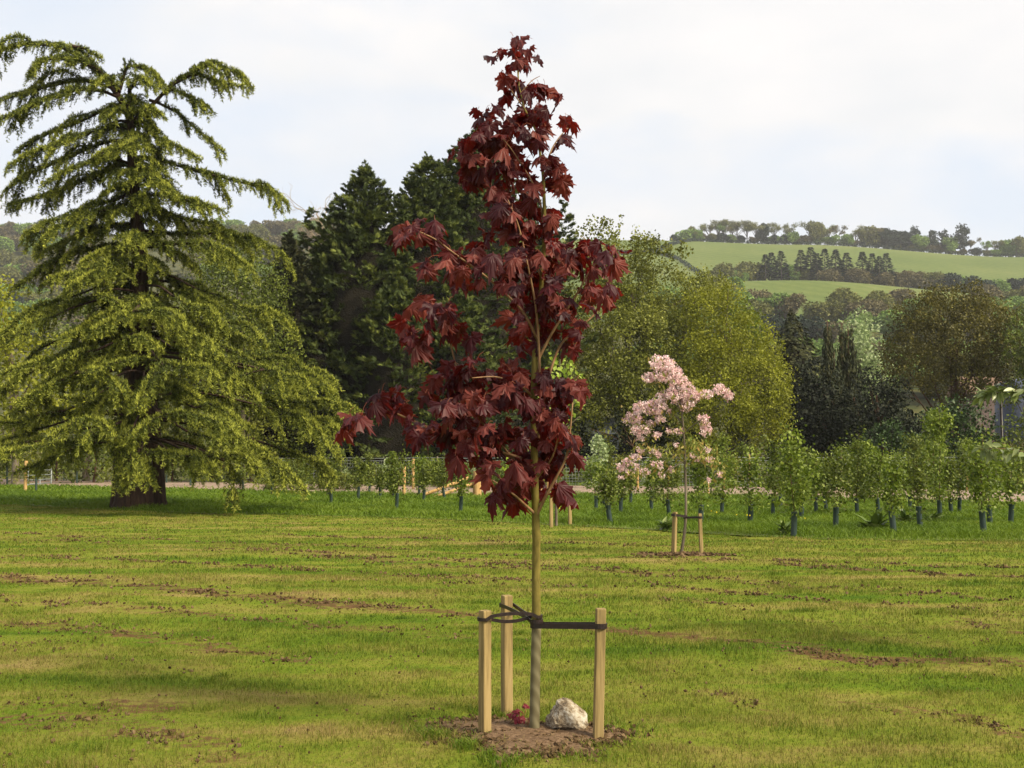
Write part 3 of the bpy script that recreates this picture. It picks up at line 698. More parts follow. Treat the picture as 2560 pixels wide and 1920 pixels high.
limbs = [([(1336, 1160), (1290, 1140), (1200, 1120), (1120, 1085), (1050, 1060), (960, 1020), (930, 1005)], .10, 4.6),
 ([(1336, 1240), (1290, 1150), (1215, 1075), (1170, 990), (1140, 920), (1125, 850), (1092, 798)], .16, 4),
 ([(1345, 850), (1310, 780), (1270, 740), (1215, 690), (1130, 630), (1090, 598), (1050, 580)], -.12, 4),
 ([(1350, 960), (1346, 830), (1338, 750), (1310, 620), (1296, 560), (1270, 500)], -.16, 3.6),
 ([(1340, 1130), (1368, 950), (1398, 860), (1440, 825), (1485, 790), (1498, 760)], .12, 4.2),
 ([(1340, 1290), (1362, 1245), (1392, 1190), (1420, 1140), (1432, 1000)], -.1, 5),
 ([(1345, 900), (1380, 830), (1440, 740), (1478, 670), (1510, 640)], -.1, 4.0),
 ([(1338, 1285), (1312, 1262), (1290, 1240), (1230, 1200)], -.12, 4.5),
 ([(1362, 560), (1345, 480), (1310, 420), (1270, 360), (1230, 320)], -.08, 2.8),
 ([(1358, 430), (1380, 370), (1400, 340), (1420, 320)], .08, 2.4),
 ([(1340, 1000), (1300, 960), (1240, 940), (1180, 945)], -.18, 3.4),
 ([(1356, 700), (1330, 640), (1280, 610), (1240, 560)], .14, 3.2),
 ([(1338, 1200), (1380, 1150), (1400, 1080)], -.2, 3.4),
 ([(1310, 270), (1270, 215), (1250, 180)], -.03, 1.8), ([(1300, 235), (1330, 200), (1350, 190)], .02, 1.8)]
for pl, dd, r in limbs:
    mb = MB(); n = len(pl); pp = [P(a, b_, DT + dd * (k / (n - 1))) for k, (a, b_) in enumerate(pl)]
    q = np.array(pp); tt = np.linspace(0, n - 1, n * 4); q = np.stack([np.interp(tt, range(n), q[:, i]) for i in range(3)], -1)
    for _ in range(3): q[1:-1] = (q[:-2] + q[1:-1] * 2 + q[2:]) / 4
    mb.tube(q, np.linspace(r, r * .38, len(q)) / sc_, 7); mb.build('branch', M['mapletwig'], mt)
mb = MB(); allp = []; cens = []
for cx, cy, rx, ry, n in clus:
    n2 = int(round(n * 1.3))
    r = np.sqrt(rng.random(n2)); a = rng.random(n2) * 2 * pi
    for k in range(n2):
        dd = rng.normal() * .10 * (1 + .4 * (cy > 600)); 
        allp.append(P(cx + rx * r[k] * cos(a[k]), cy - 22 + ry * r[k] * sin(a[k]), DT + dd)); cens.append(P(cx, cy + 5, DT))
allp = np.array(allp); cens = np.array(cens)
axis = np.array([np.interp(allp[:, 2], [p[2] for p in pts], [p[0] for p in pts]), np.full(len(allp), DT), allp[:, 2]]).T
cen = cens * .7 + axis * .3
size = .064 + .044 * rng.random(len(allp)); size *= np.interp(allp[:, 2], [.8, 1.6, 3, 3.6], [1.35, 1.12, .98, .85])
maple_leaves(mb, allp, size, cen, 0, .0013, 1)
mb.build('crown', [M['maple'], M['petiole']], mt)
print('maple leaves', len(allp))
# shoots at the foot of the maple
sb = gp(1308, 1822)
st = thing('maple_shoot', sb, 'small purple red maple shoots on the soil between trunk and rear stake', 'plant')
mb = MB(); tips = [P(1292, 1772, sb[1]), P(1315, 1768, sb[1] + .03), P(1285, 1788, sb[1]), P(1300, 1795, sb[1] - .03), P(1330, 1800, sb[1] - .05), P(1320, 1812, sb[1] - .06), P(1296, 1808, sb[1]), P(1308, 1780, sb[1] + .02)]
for q in tips: mb.tube([sb, (sb * .4 + q * .6) + np.array((0, 0, .01)), q], .0016, 4)
mb.build('stem', M['petiole'], st)
mb = MB(); tp2 = np.array(tips + tips[:4]) + rng.normal(size=(12, 3)) * .016; maple_leaves(mb, tp2, .026 + .026 * rng.random(12), np.repeat(sb[None], 12, 0), 0, hang=.2)
M['shoot'] = leafmat('shoot_leaf', [(.10, .012, .02), (.20, .02, .035), (.28, .05, .06)], .5, .3, (.4, .03, .04), nscale=3)
mb.build('leaves', M['shoot'], st)

# ------------------------------------------------------------------ generic foliage
RH = np.array([(0, 0, 0), (.5, .45, .06), (0, 1, 0), (-.5, .45, .06)]); RHF = [(0, 1, 2, 3)]
def smooth_path(pp, m=4, it=2):
    q = np.array(pp, float); n = len(q); tt = np.linspace(0, n - 1, n * m)
    q = np.stack([np.interp(tt, range(n), q[:, i]) for i in range(3)], -1)
    for _ in range(it): q[1:-1] = (q[:-2] + q[1:-1] * 2 + q[2:]) / 4
    return q
def blob_leaves(mb, blobs, dens, size, clump=.5, per=10, mat=0, up=.35, narrow=.8, fill=.25, vbias=0.0):
    """blobs: (centre, (rx,ry,rz)); leaves sit in clumps near each blob's surface"""
    for c, r in blobs:
        r = np.asarray(r, float); A = 4 * pi * ((r[0] * r[1]) ** 1.6 / 3 + (r[0] * r[2]) ** 1.6 / 3 + (r[1] * r[2]) ** 1.6 / 3) ** (1 / 1.6)
        nc = max(3, int(A * dens / per)); d = rdir(nc)
        q = np.where(rng.random(nc) < fill, rng.random(nc) * .75, .82 + .28 * rng.random(nc))
        cc = np.asarray(c) + d * r * q[:, None]
        n = nc * per; idx = np.repeat(np.arange(nc), per)
        pts = cc[idx] + rng.normal(size=(n, 3)) * clump * .5
        o = nrm(d[idx] * .8 + rng.normal(size=(n, 3)) * .6 + np.array((0, 0, up)))
        yd = nrm(d[idx] * .6 + rdir(n) * .9 + np.array((0, 0, up * .5)))
        sc = size * (.6 + .8 * rng.random(n)); vv = np.clip(rng.random(nc)[idx] * .55 + rng.random(n) * .45 + vbias, 0, 1)
        mb.inst(RH, RHF, frames(yd, o), pts, np.c_[sc * narrow, sc, sc], mat, vv)
def wood(mb, base, tips, r0, mat=0, fork=.35, sides=7, trunk_top=None, jit=.04, r1=.02, flare=1.3):
    base = np.asarray(base, float); tt = np.asarray(trunk_top if trunk_top is not None else np.mean(tips, axis=0), float)
    n = 9; q = np.linspace(0, 1, n)[:, None]; tr = base * (1 - q) + tt * q
    H = np.linalg.norm(tt - base); tr[1:-1, :2] += rng.normal(size=(n - 2, 2)) * H * .008
    rr = np.linspace(r0, r0 * .3, n); rr[0] *= flare
    mb.tube(tr, rr, sides + 3, mat)
    for tip in tips:
        s = fork + (1 - fork) * random.random() * .8; k = s * (n - 1); i = min(int(k), n - 2); st_ = tr[i] * (1 - (k - i)) + tr[i + 1] * (k - i)
        if tip[2] < st_[2] + .1 * H: st_ = tr[max(1, int((n - 1) * fork * .7))]
        d = np.asarray(tip) - st_; mid = st_ + d * .5 + np.array((0, 0, .06 * np.linalg.norm(d))) + rng.normal(size=3) * jit * np.linalg.norm(d)
        path = smooth_path([st_, mid, tip], 4, 2); ra = max(rr[i] * .5, r1); mb.tube(path, np.linspace(ra, r1, len(path)), max(4, sides - 2), mat)
        for _ in range(2):
            a = path[len(path) // 2]; e = a + (path[-1] - a) * .8 + rng.normal(size=3) * .09 * np.linalg.norm(d); mb.tube([a, (a + e) / 2 + rng.normal(size=3) * .03, e], [ra * .45, ra * .3, r1 * .7], 4, mat)
def pxblob(px, py, rpx, D, dd=0, rz=1.0, ry=1.0):
    c = P(px, py, D + dd); r = rpx / ppm(D + dd); return (c, (r, r * ry, r * rz))
def broadleaf(name, basepx, D, blobs_px, leafm, barkm, label, dens, size, r0, cat='tree', group=None, clump=.5, per=10, up=.35, narrow=.8, fill=.25, fork=.35, extra=None):
    base = np.array(P(basepx, 1200, D)); base[2] = 0.0
    o = thing(name, base, label, cat, group); bl = [pxblob(*b[:3], D, *b[3:]) for b in blobs_px]
    mb = MB(); top = max(bl, key=lambda b_: b_[0][2])[0]; wood(mb, base, [b_[0] for b_ in bl], r0, fork=fork, trunk_top=np.array((base[0] * .6 + top[0] * .4, base[1], top[2] * .85)))
    mb.build('trunk', barkm, o)
    mb = MB(); blob_leaves(mb, bl, dens, size, clump, per, 0, up, narrow, fill)
    if extra: extra(mb)
    mb.build('crown', leafm, o); return o

# ------------------------------------------------------------------ cedar
NEED = np.array([(-.5, 0, 0), (.5, 0, 0), (0, 1, 0)]); NEF = [(0, 1, 2)]
def rotz(v, a): return np.array((v[0] * cos(a) - v[1] * sin(a), v[0] * sin(a) + v[1] * cos(a), v[2]))
def bough(path, width, r0, droop=.5, tuft=.066, step=.13, parent=None, sec=3, endw=.3, inner=.10, root=None):
    PT, DR, VV = [], [], []
    mb = MB()
    if root is not None: mb.tube(smooth_path([root, (root + path[0]) / 2 + np.array((0, 0, .15)), path[0]]), np.linspace(r0 * 1.3, r0, 12), 6, 0)
    def run(path, width, r0, t0, endw, hangp):
        q = smooth_path(path, 5, 2); seg = np.linalg.norm(np.diff(q, axis=0), axis=1); cl = np.r_[0, np.cumsum(seg)]; Lt = cl[-1]
        mb.tube(q, np.linspace(r0, .008, len(q)), 6, 0); s = Lt * t0; side = 1
        while s < Lt:
            t = s / Lt; b = np.array([np.interp(s, cl, q[:, i]) for i in range(3)]); b2 = np.array([np.interp(min(s + .05, Lt), cl, q[:, i]) for i in range(3)]); tg = b2 - b
            if np.linalg.norm(tg) < 1e-5: break
            tg = nrm(tg); sd_ = nrm(np.cross(tg, (0, 0, 1))) * side
            ln = width * (min(1, t / .3) * (1 - t) ** .6 * 1.1 + endw * t) * random.uniform(.45, 1.2); ang = random.uniform(.5, 1.15)
            d = nrm(tg * cos(ang) + sd_ * sin(ang)); n = max(2, int(ln / (tuft * .55))); u = (np.arange(n) + rng.random(n) * .5) / n
            p = b + d * (u * ln)[:, None]; p[:, 2] += .10 * ln * np.sin(u * pi) - droop * ln * u ** 2.2 * random.uniform(.7, 1.5)
            PT.append(p); dd = np.repeat(d[None], n, 0); dd[:, 2] -= droop * 2 * u; DR.append(dd); VV.append(.02 + .58 * u + .3 * t)  # tone rises to the tips: fresh growth, plus shade painted on inner needles
            if random.random() < hangp and ln > .15:
                hl = random.uniform(.10, .32); m_ = max(3, int(hl / (tuft * .5))); u = np.arange(m_) / m_; k = rng.integers(n // 3, n)
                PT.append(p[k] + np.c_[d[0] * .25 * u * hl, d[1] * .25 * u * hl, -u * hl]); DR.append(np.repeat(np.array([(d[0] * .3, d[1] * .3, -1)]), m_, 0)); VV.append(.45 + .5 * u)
            s += step * random.uniform(.35, .65); side = -side
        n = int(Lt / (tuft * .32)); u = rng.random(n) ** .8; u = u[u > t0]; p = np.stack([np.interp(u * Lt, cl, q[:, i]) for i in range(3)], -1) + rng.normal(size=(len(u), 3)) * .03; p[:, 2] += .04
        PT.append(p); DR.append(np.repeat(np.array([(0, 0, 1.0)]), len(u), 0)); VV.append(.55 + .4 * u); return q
    q = run(path, width, r0, inner, endw, .5)
    Lm = np.linalg.norm(q[-1] - q[0])
    for k in range(sec):
        u = .35 + .5 * (k + random.random()) / max(1, sec); i = int(u * (len(q) - 2)); b = q[i]; tg = nrm(q[i + 1] - q[i]); a = random.uniform(.45, .95) * (-1) ** k; d = rotz(tg, a); L2 = Lm * random.uniform(.16, .34); L2 = min(L2, 1.9)
        pp = [b + d * L2 * w + np.array((0, 0, 1)) * L2 * (.16 * sin(w * pi) - .42 * w ** 2.6) for w in np.linspace(0, 1, 6)]; run(pp, width * .5, r0 * .35, .05, .4, .7)
    pts = np.concatenate(PT); dirs = nrm(np.concatenate(DR)); vv = np.concatenate(VV); n = len(pts); k = 6
    pp = np.repeat(pts, k, 0) + rng.normal(size=(n * k, 3)) * .018; dd = nrm(np.repeat(dirs, k, 0) * .75 + rdir(n * k) * .75 + np.array((0, 0, .22)))
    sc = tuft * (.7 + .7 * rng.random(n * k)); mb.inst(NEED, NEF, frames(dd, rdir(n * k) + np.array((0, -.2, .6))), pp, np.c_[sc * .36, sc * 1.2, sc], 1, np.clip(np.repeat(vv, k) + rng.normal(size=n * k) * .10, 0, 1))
    return mb.build('bough', [M['cedarbark'], M['cedar']], parent)
CD = 34.2
cb = P(345, 1268, CD); cb[2] = 0
cedar = thing('cedar_tree', cb, 'large yellow green cedar with layered drooping boughs at the lawn edge', 'tree')
mb = MB(); pc = lambda l: [P(a, b_, CD) for a, b_ in l]
s_ = ppm(CD)
mb.tube([P(335, 1285, CD), P(337, 1255, CD), P(340, 1180, CD), P(343, 1000, CD), P(347, 800, CD), P(350, 650, CD), P(340, 520, CD), P(330, 400, CD), P(327, 300, CD)], np.array([60, 50, 44, 36, 26, 20, 15, 12, 9]) / s_, 14)
mb.tube([P(327, 305, CD), P(310, 262, CD), P(285, 223, CD), P(255, 192, CD), P(215, 160, CD)], np.array([9, 9, 8, 5, 2.5]) / s_, 8)
mb.tube([P(330, 310, CD), P(326, 250, CD), P(322, 205, CD)], np.array([8, 7, 3]) / s_, 8)
mb.tube([P(332, 305, CD), P(355, 282, CD), P(385, 258, CD), P(420, 222, CD), P(455, 195, CD)], np.array([6, 5.5, 5, 3.5, 2]) / s_, 8)
mb.build('trunk', M['cedarbark'], cedar)
mb = MB(); mb.tube([P(392, 1282, CD + .25), P(390, 1250, CD + .25), P(388, 1150, CD + .25), P(375, 1000, CD + .25), P(362, 820, CD + .2)], np.array([34, 25, 21, 17, 8]) / s_, 11)
mb.build('side_stem', M['cedarbark'], cedar)
mb = MB(); mb.tube([P(293, 1282, CD + .1), P(292, 1240, CD + .1), P(296, 1150, CD + .1), P(310, 1010, CD + .1)], np.array([22, 14, 12, 7]) / s_, 9)
mb.build('side_stem', M['cedarbark'], cedar)
edgeb = [  # picture traces of the boughs that make the outline: points, width (m), depth run
 ([(285,223),(225,160),(150,115),(70,110),(0,125),(-20,140)], 1.1, -.5), ([(250,175),(200,125),(150,110),(215,125),(255,148)][0:3], .8, .6), ([(180,115),(215,122),(256,150)], .5, .3),
 ([(280,210),(244,170),(175,147),(102,150),(77,185)], 1.3, -1.0), ([(290,225),(240,205),(183,202),(94,223),(0,252),(-30,268)], 1.2, .8), ([(300,245),(260,228),(195,223),(122,247),(41,284),(-10,304)], 1.2, -.8),
 ([(300,225),(317,162),(366,172),(390,188),(405,208)], .9, -.5), ([(322,230),(350,190),(375,215)], .9, -1.2), ([(300,230),(270,190),(240,215)], .9, -1.3),
 ([(385,258),(427,211),(488,176),(529,154),(550,165),(605,188),(632,222)], .85, .2), ([(430,212),(488,182),(549,208),(612,218)], .7, -.5), ([(400,240),(430,222),(488,250),(525,272)], .8, -.3), ([(470,186),(520,160),(548,178)], .8, -.9),
 ([(372,250),(391,255),(439,278),(488,320),(529,358),(561,382)], .55, .3), ([(325,280),(350,275),(380,270),(405,290)], .7, -1), ([(325,290),(277,266),(203,304),(114,337),(61,366),(35,388)], .8, .6),
 ([(328,308),(300,300),(264,318),(163,357),(81,379),(16,422)], .95, -.8), ([(326,350),(290,350),(244,362),(163,398),(73,434),(33,459),(12,487)], .95, .5), ([(334,304),(360,318),(386,341),(448,369),(504,402)], .8, -.5),
 ([(330,330),(345,350),(320,360),(300,370)], .8, -2.2), ([(328,410),(290,398),(244,400),(163,430),(106,463)], .9, -.9), ([(328,430),(290,425),(244,434),(163,475),(81,499),(20,514)], 1.0, .7),
 ([(338,392),(370,392),(407,402),(468,422),(549,442),(631,463),(692,483),(720,512)], 1.15, -.3), ([(340,420),(365,425),(390,444),(427,475)], .9, -1.6), ([(340,482),(390,488),(448,495),(508,510),(557,528)], 1.1, -1.2),
 ([(345,505),(390,522),(448,545),(529,562),(590,593)], 1.2, .8), ([(330,480),(290,500),(244,512),(163,544),(110,560),(57,590)], 1.2, -.8), ([(332,525),(270,522),(203,538),(142,569),(102,603)], 1.2, -1.6),
 ([(334,560),(290,560),(244,573),(163,605),(102,636)], 1.1, .8), ([(340,605),(280,612),(203,630),(122,662),(41,719)], 1.3, .4), ([(345,575),(390,580),(448,587),(540,582),(640,600),(700,630),(728,664)], 1.3, .3),
 ([(345,600),(420,612),(500,605),(570,628),(625,672)], 1.3, -2.0), ([(345,640),(320,650),(260,655),(200,680),(120,700)], 1.3, -2.4)]
for pl, w_, dd in edgeb:
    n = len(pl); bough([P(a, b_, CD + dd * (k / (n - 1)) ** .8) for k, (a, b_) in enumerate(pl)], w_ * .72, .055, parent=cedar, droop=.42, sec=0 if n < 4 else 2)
rs_ = np.random.default_rng(12)
def prof(z): return np.interp(z, [1.2, 2.0, 3.1, 4.2, 5.4, 6.5, 7.5, 9, 10.5], [5.2, 6.1, 6.6, 6.1, 5.2, 4.7, 4.5, 3.4, 2.2])
trace = [([(560,60),(450,100),(300,150),(150,200),(0,350)],-1,-2.2),([(560,95),(650,105),(740,150),(775,230)],-2.2,-3),([(820,190),(700,240),(560,320)],-2.5,-4),([(830,195),(920,185),(1050,200),(1130,255),(1145,330)],-2.5,-4),
([(1060,95),(1100,115),(1150,165),(1290,175),(1340,215),(1362,310)],-1.5,-3),([(1200,50),(1400,115),(1500,180),(1650,185),(1740,235),(1795,320)],-.3,-1),([(1060,325),(1200,345),(1300,385),(1312,460)],-2.5,-4),
([(1290,385),(1450,445),(1600,535),(1750,595),(1880,605),(1897,690)],-1.8,-3.5),([(1500,470),(1600,490),(1700,478),(1800,490),(1860,555),(1980,565),(2072,640)],-.6,-1.4),([(1620,550),(1480,585),(1420,625),(1405,715)],-3,-4.2),([(1800,610),(1900,640),(2000,655),(2057,700)],-1.2,-2),
([(740,365),(880,350),(985,430)],-3,-4),([(985,500),(850,485),(700,510),(560,560)],-3.5,-4.5),([(970,490),(1010,515),(1100,538),(1290,535),(1342,620)],-3.5,-4.8),([(1000,510),(940,580),(880,660),(835,785)],-4,-5.4),([(480,575),(600,560),(700,615),(752,700)],-3.4,-4.6),
([(480,560),(380,615),(250,675),(90,765)],-2.6,-3.6),([(1060,415),(1120,415),(1165,430),(1195,490)],-3.2,-4),([(330,380),(200,450),(100,600),(0,700)],-.8,-1.5),([(1050,700),(850,715),(695,780)],-3.6,-4.6),([(980,825),(1150,820),(1300,862),(1400,895),(1465,975)],-4.4,-5.8),
([(1000,830),(900,875),(815,970)],-4.4,-5.6),([(1200,785),(1300,760),(1420,825),(1485,900)],-3.6,-4.6),([(1480,690),(1650,735),(1750,812),(1900,855),(1980,950),(2022,1050)],-2,-3.8),([(1600,745),(1850,752),(2000,745),(2110,765),(2205,805)],-.2,-.8),([(1750,810),(1950,862),(2040,875),(2112,970)],-1,-2),
([(430,872),(540,850),(640,880),(712,975)],-4,-5.2),([(540,860),(430,890),(305,970)],-3.8,-5),([(400,800),(250,825),(100,885),(0,870)],-2,-3),([(620,925),(545,955),(508,1020)],-4.6,-5.4),([(690,1040),(790,1050),(828,1140),(840,1265)],-4.4,-5.6),([(690,1040),(735,1130),(750,1300)],-4.4,-5.2),
([(850,1062),(1000,1058),(1100,1078),(1240,1088),(1315,1160)],-4.2,-5.6),([(1200,1090),(1350,1078),(1480,1080),(1600,1165),(1612,1235)],-3.8,-5),([(1380,1100),(1600,1098),(1750,1155),(1872,1300)],-3,-4.6),([(1620,1000),(1850,1085),(1980,1135),(2045,1215)],-1.8,-3),([(680,1000),(500,998),(300,1008),(100,1055),(-20,1070)],-3.4,-4.8),
([(420,1045),(300,1095),(200,1145),(90,1180)],-3,-4),([(870,1065),(900,1140),(920,1265)],-4.2,-5),([(430,175),(330,225),(180,265),(85,345)],-1.6,-2.8),([(1400,1120),(1440,1230),(1425,1370)],-4,-4.8),([(1100,1100),(1180,1120),(1210,1210)],-4.6,-5.4),([(620,690),(480,735),(400,730)],-3,-3.8),
([(1350,560),(1450,600),(1560,700),(1600,760)],-2.4,-3.6),([(700,600),(640,650),(560,700)],-3.4,-4.2),([(880,620),(1050,650),(1180,700)],-2.4,-3.2),([(300,900),(150,940),(0,1000)],-1.6,-2.4),([(1150,930),(1350,990),(1500,1010),(1640,1060)],-3,-4),([(600,430),(480,450),(330,520)],-2,-3),([(1400,260),(1550,290),(1600,370)],-1,-2),([(200,560),(80,640),(-60,700)],-1,-2),
([(260,990),(120,1000),(-60,1040)],-2,-3),([(820,900),(760,960),(700,1010)],-4,-5),([(1250,450),(1400,520),(1500,640)],-2,-3)]
for pl, d0, d1 in trace:
    n = len(pl); pp = [P(x_ / 2.458, 700 + y_ / 2.458, CD + d0 + (d1 - d0) * k / (n - 1)) for k, (x_, y_) in enumerate(pl)]
    L_ = np.linalg.norm(np.array(pp[0]) - np.array(pp[-1])); zr = pp[0][2] + .35 + .1 * abs(pp[0][0] - cb[0])
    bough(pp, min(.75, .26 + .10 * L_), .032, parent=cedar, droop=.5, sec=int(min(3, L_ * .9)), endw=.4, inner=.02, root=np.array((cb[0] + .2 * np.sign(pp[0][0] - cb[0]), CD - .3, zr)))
nb = 32
for k in range(nb):
    f_ = k / (nb - 1); zt = 1.4 + f_ ** 1.1 * 5.4; a = -pi / 2 + (k * 2.399 + rs_.normal() * .2) % (2 * pi) - pi
    r_ = prof(zt) * rs_.uniform(.38, .66) * (1.25 if cos(a) < -.3 or sin(a) > 0 else 1); z0 = zt + r_ * rs_.uniform(.10, .26); x0 = cb[0] + .15 * cos(a); y0 = CD + .2 * sin(a)
    bow = rs_.uniform(-.25, .25); pts_ = []
    for u in np.linspace(0, 1, 7):
        pts_.append((x0 + cos(a + bow * u) * r_ * u, y0 + sin(a + bow * u) * r_ * u, z0 + (zt - z0) * u ** 1.4 + .3 * sin(u * pi) * .6 - .5 * max(0, u - .78)))
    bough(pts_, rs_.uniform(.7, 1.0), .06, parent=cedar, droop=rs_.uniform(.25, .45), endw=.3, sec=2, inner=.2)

for k in range(54):
    z0 = 5.0 + k / 54 * 8.1; a = k * 2.399; r_ = rs_.uniform(1.0, 1.9) * (1.35 - .09 * (z0 - 5)); x0 = P(np.interp(z0, [5, 9, 11, 12, 13.2], [347, 336, 329, 318, 300]), 800, CD)[0]; pts_ = [(x0 + cos(a) * r_ * u, CD + sin(a) * r_ * u, z0 + .2 * sin(u * pi) - .32 * r_ * u ** 1.5) for u in np.linspace(0, 1, 5)]
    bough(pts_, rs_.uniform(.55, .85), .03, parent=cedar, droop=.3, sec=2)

# ------------------------------------------------------------------ cypress trees (dense cones of sprays)
SPR = []; SPF = []
for k, (a, l) in enumerate([(-.95, .55), (-.6, .75), (-.25, .92), (.1, 1.0), (.45, .85), (.8, .6)]):
    dx, dy = sin(a), cos(a); o = len(SPR); SPR += [(0 + dx * .08, dy * .08, 0), (dx * l * .55 + dy * .085, dy * l * .55 - dx * .085, .05), (dx * l, dy * l, -.05), (dx * l * .55 - dy * .085, dy * l * .55 + dx * .085, .05)]; SPF.append((o, o + 1, o + 2, o + 3))
SPR = np.array(SPR); SPF = np.array(SPF)
def cypress(name, px, D, top_py, half_w, leafm, label, nbough, group, spires=(), low=0.0, spray=.46, per=24, bulge=.62, core=True, hang=0.0, cat='tree', lob=.35):
    base = P(px, 1200, D); base[2] = 0; H = P(px, top_py, D)[2]; o = thing(name, base, label, cat, group)
    mb = MB(); q = np.linspace(0, 1, 7)[:, None]; mb.tube(base * (1 - q) + (base + np.array((0, 0, H * .97))) * q, np.linspace(.03 * H * .6, .015, 7), 8)
    if core:  # opaque body added inside the crown, its dark colour stands for inner shade
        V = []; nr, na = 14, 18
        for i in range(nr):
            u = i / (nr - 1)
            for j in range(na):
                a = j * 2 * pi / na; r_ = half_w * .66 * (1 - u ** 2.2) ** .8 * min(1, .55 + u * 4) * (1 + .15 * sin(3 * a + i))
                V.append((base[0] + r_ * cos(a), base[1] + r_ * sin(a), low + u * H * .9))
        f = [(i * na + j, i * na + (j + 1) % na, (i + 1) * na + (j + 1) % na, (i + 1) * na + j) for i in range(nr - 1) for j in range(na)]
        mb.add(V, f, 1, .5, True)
    mb.build('trunk', [M['bark'], M['coreshade']], o)
    mb = MB()
    def cone(bx, by, z0, z1, hw, n):
        u = rng.random(n) ** .9; a = rng.random(n) * 2 * pi
        lobe = 1 + lob * .5 * (np.sin(a * 3 + u * 9 + px) + np.sin(a * 7 - u * 17)) * .6
        rr = hw * (1 - u ** (1 / bulge * 1.3)) ** .85 * lobe * (.66 + .5 * rng.random(n)); rr = np.minimum(rr, hw * 1.15) + .12
        z = z0 + (z1 - z0) * u; out_ = np.c_[np.cos(a), np.sin(a), np.zeros(n)]
        cpt = np.c_[bx + rr * out_[:, 0], by + rr * out_[:, 1], z]
        m_ = n * per; idx = np.repeat(np.arange(n), per); s = rng.random(m_)
        bd = nrm(out_ * (1 - .65 * u[:, None]) + np.array((0, 0, .45 - hang)) + rng.normal(size=(n, 3)) * .2)
        lat = np.cross(bd, (0, 0, 1)); lat = nrm(lat)
        ll = np.minimum(1.5, .4 + rr * .5)
        off = (s - .75)[:, None] * bd[idx] * ll[idx, None] + lat[idx] * (rng.normal(size=(m_, 1)) * .17 * ll[idx, None] * (1.25 - s[:, None])) - np.array((0, 0, 1)) * (.25 * s ** 2 * ll[idx])[:, None]
        p = cpt[idx] + off
        yd = nrm(bd[idx] * .8 + lat[idx] * rng.normal(size=(m_, 1)) * .5 + rdir(m_) * .35 + np.array((0, 0, .1 - .25 * hang)))
        nn = nrm(np.array((0, 0, 1.0)) + rdir(m_) * .6 + out_[idx] * .5)
        sc = spray * (.55 + .6 * rng.random(m_)); sc *= np.minimum(1, .45 + rr[idx] * .5)
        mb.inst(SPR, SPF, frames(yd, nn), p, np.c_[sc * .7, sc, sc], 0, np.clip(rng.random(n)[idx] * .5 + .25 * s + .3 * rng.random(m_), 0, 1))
    cone(base[0], base[1], low, H, half_w, int(nbough * 1.0)); cone(base[0], base[1], H * .78, H + .35, .55, 50)
    for spx, spy, shw, n in spires:
        t_ = P(spx, spy, D); cone(t_[0], D - .6 + random.uniform(-.5, .5), t_[2] - shw * 5, t_[2], shw, n)
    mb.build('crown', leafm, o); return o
GC = 'dark conifers behind the maple'
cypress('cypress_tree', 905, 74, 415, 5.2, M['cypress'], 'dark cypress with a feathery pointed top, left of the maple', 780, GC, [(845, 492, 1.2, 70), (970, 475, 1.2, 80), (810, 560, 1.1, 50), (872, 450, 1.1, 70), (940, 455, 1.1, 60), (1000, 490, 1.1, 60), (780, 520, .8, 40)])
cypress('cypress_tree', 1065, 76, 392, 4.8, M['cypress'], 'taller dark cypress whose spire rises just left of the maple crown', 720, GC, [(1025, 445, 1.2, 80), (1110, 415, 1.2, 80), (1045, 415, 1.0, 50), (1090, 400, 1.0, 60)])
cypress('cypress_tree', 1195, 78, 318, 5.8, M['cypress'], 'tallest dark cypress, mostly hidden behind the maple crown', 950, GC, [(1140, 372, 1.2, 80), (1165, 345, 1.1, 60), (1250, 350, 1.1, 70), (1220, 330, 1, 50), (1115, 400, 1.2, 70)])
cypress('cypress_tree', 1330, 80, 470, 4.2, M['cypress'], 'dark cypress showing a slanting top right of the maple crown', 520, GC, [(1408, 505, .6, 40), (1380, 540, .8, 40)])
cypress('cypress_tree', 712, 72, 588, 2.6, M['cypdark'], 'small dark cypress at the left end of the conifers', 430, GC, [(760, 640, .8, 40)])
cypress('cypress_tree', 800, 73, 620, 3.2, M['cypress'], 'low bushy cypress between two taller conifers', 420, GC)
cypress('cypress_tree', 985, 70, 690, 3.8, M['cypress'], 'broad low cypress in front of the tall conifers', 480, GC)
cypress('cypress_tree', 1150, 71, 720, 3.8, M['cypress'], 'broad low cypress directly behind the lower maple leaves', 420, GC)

# bare pale tree behind the conifers
def bare_tree(px, D, ends, label):
    base = P(px, 1200, D); base[2] = 0; o = thing('bare_tree', base, label, 'tree'); mb = MB()
    root = P(*ends[0], D); mb.tube(smooth_path([base, (base + root) / 2 + np.array((.3, 0, 0)), root]), np.linspace(.28, .12, 12), 7); mb.build('trunk', M['deadwood'], o)
    mb = MB()
    def rec(p, d, L_, r, lv):
        n = 4; q = [p]
        for k in range(n): d = nrm(d + rng.normal(size=3) * .22); q.append(q[-1] + d * L_ / n)
        mb.tube(q, np.linspace(r, r * .6, n + 1), 4 if lv else 6, cap=False)
        if lv >= 4: return
        for k in range(3 if lv < 3 else 2):
            i = random.randint(2, n); nd = nrm(d + rng.normal(size=3) * .55 + np.array((0, 0, .1))); rec(q[i], nd, L_ * random.uniform(.55, .78), r * .55, lv + 1)
    for e in ends[1:]:
        t_ = P(*e, D + random.uniform(-1, 1)); d = t_ - root; rec(root, nrm(d), np.linalg.norm(d) * .55, .075, 0)
    mb.build('branches', M['deadwood'], o)
bare_tree(835, 84, [(830, 640), (735, 515), (765, 545), (800, 500), (840, 510), (720, 580), (780, 600)], 'leafless pale twiggy tree poking out left of the conifers')

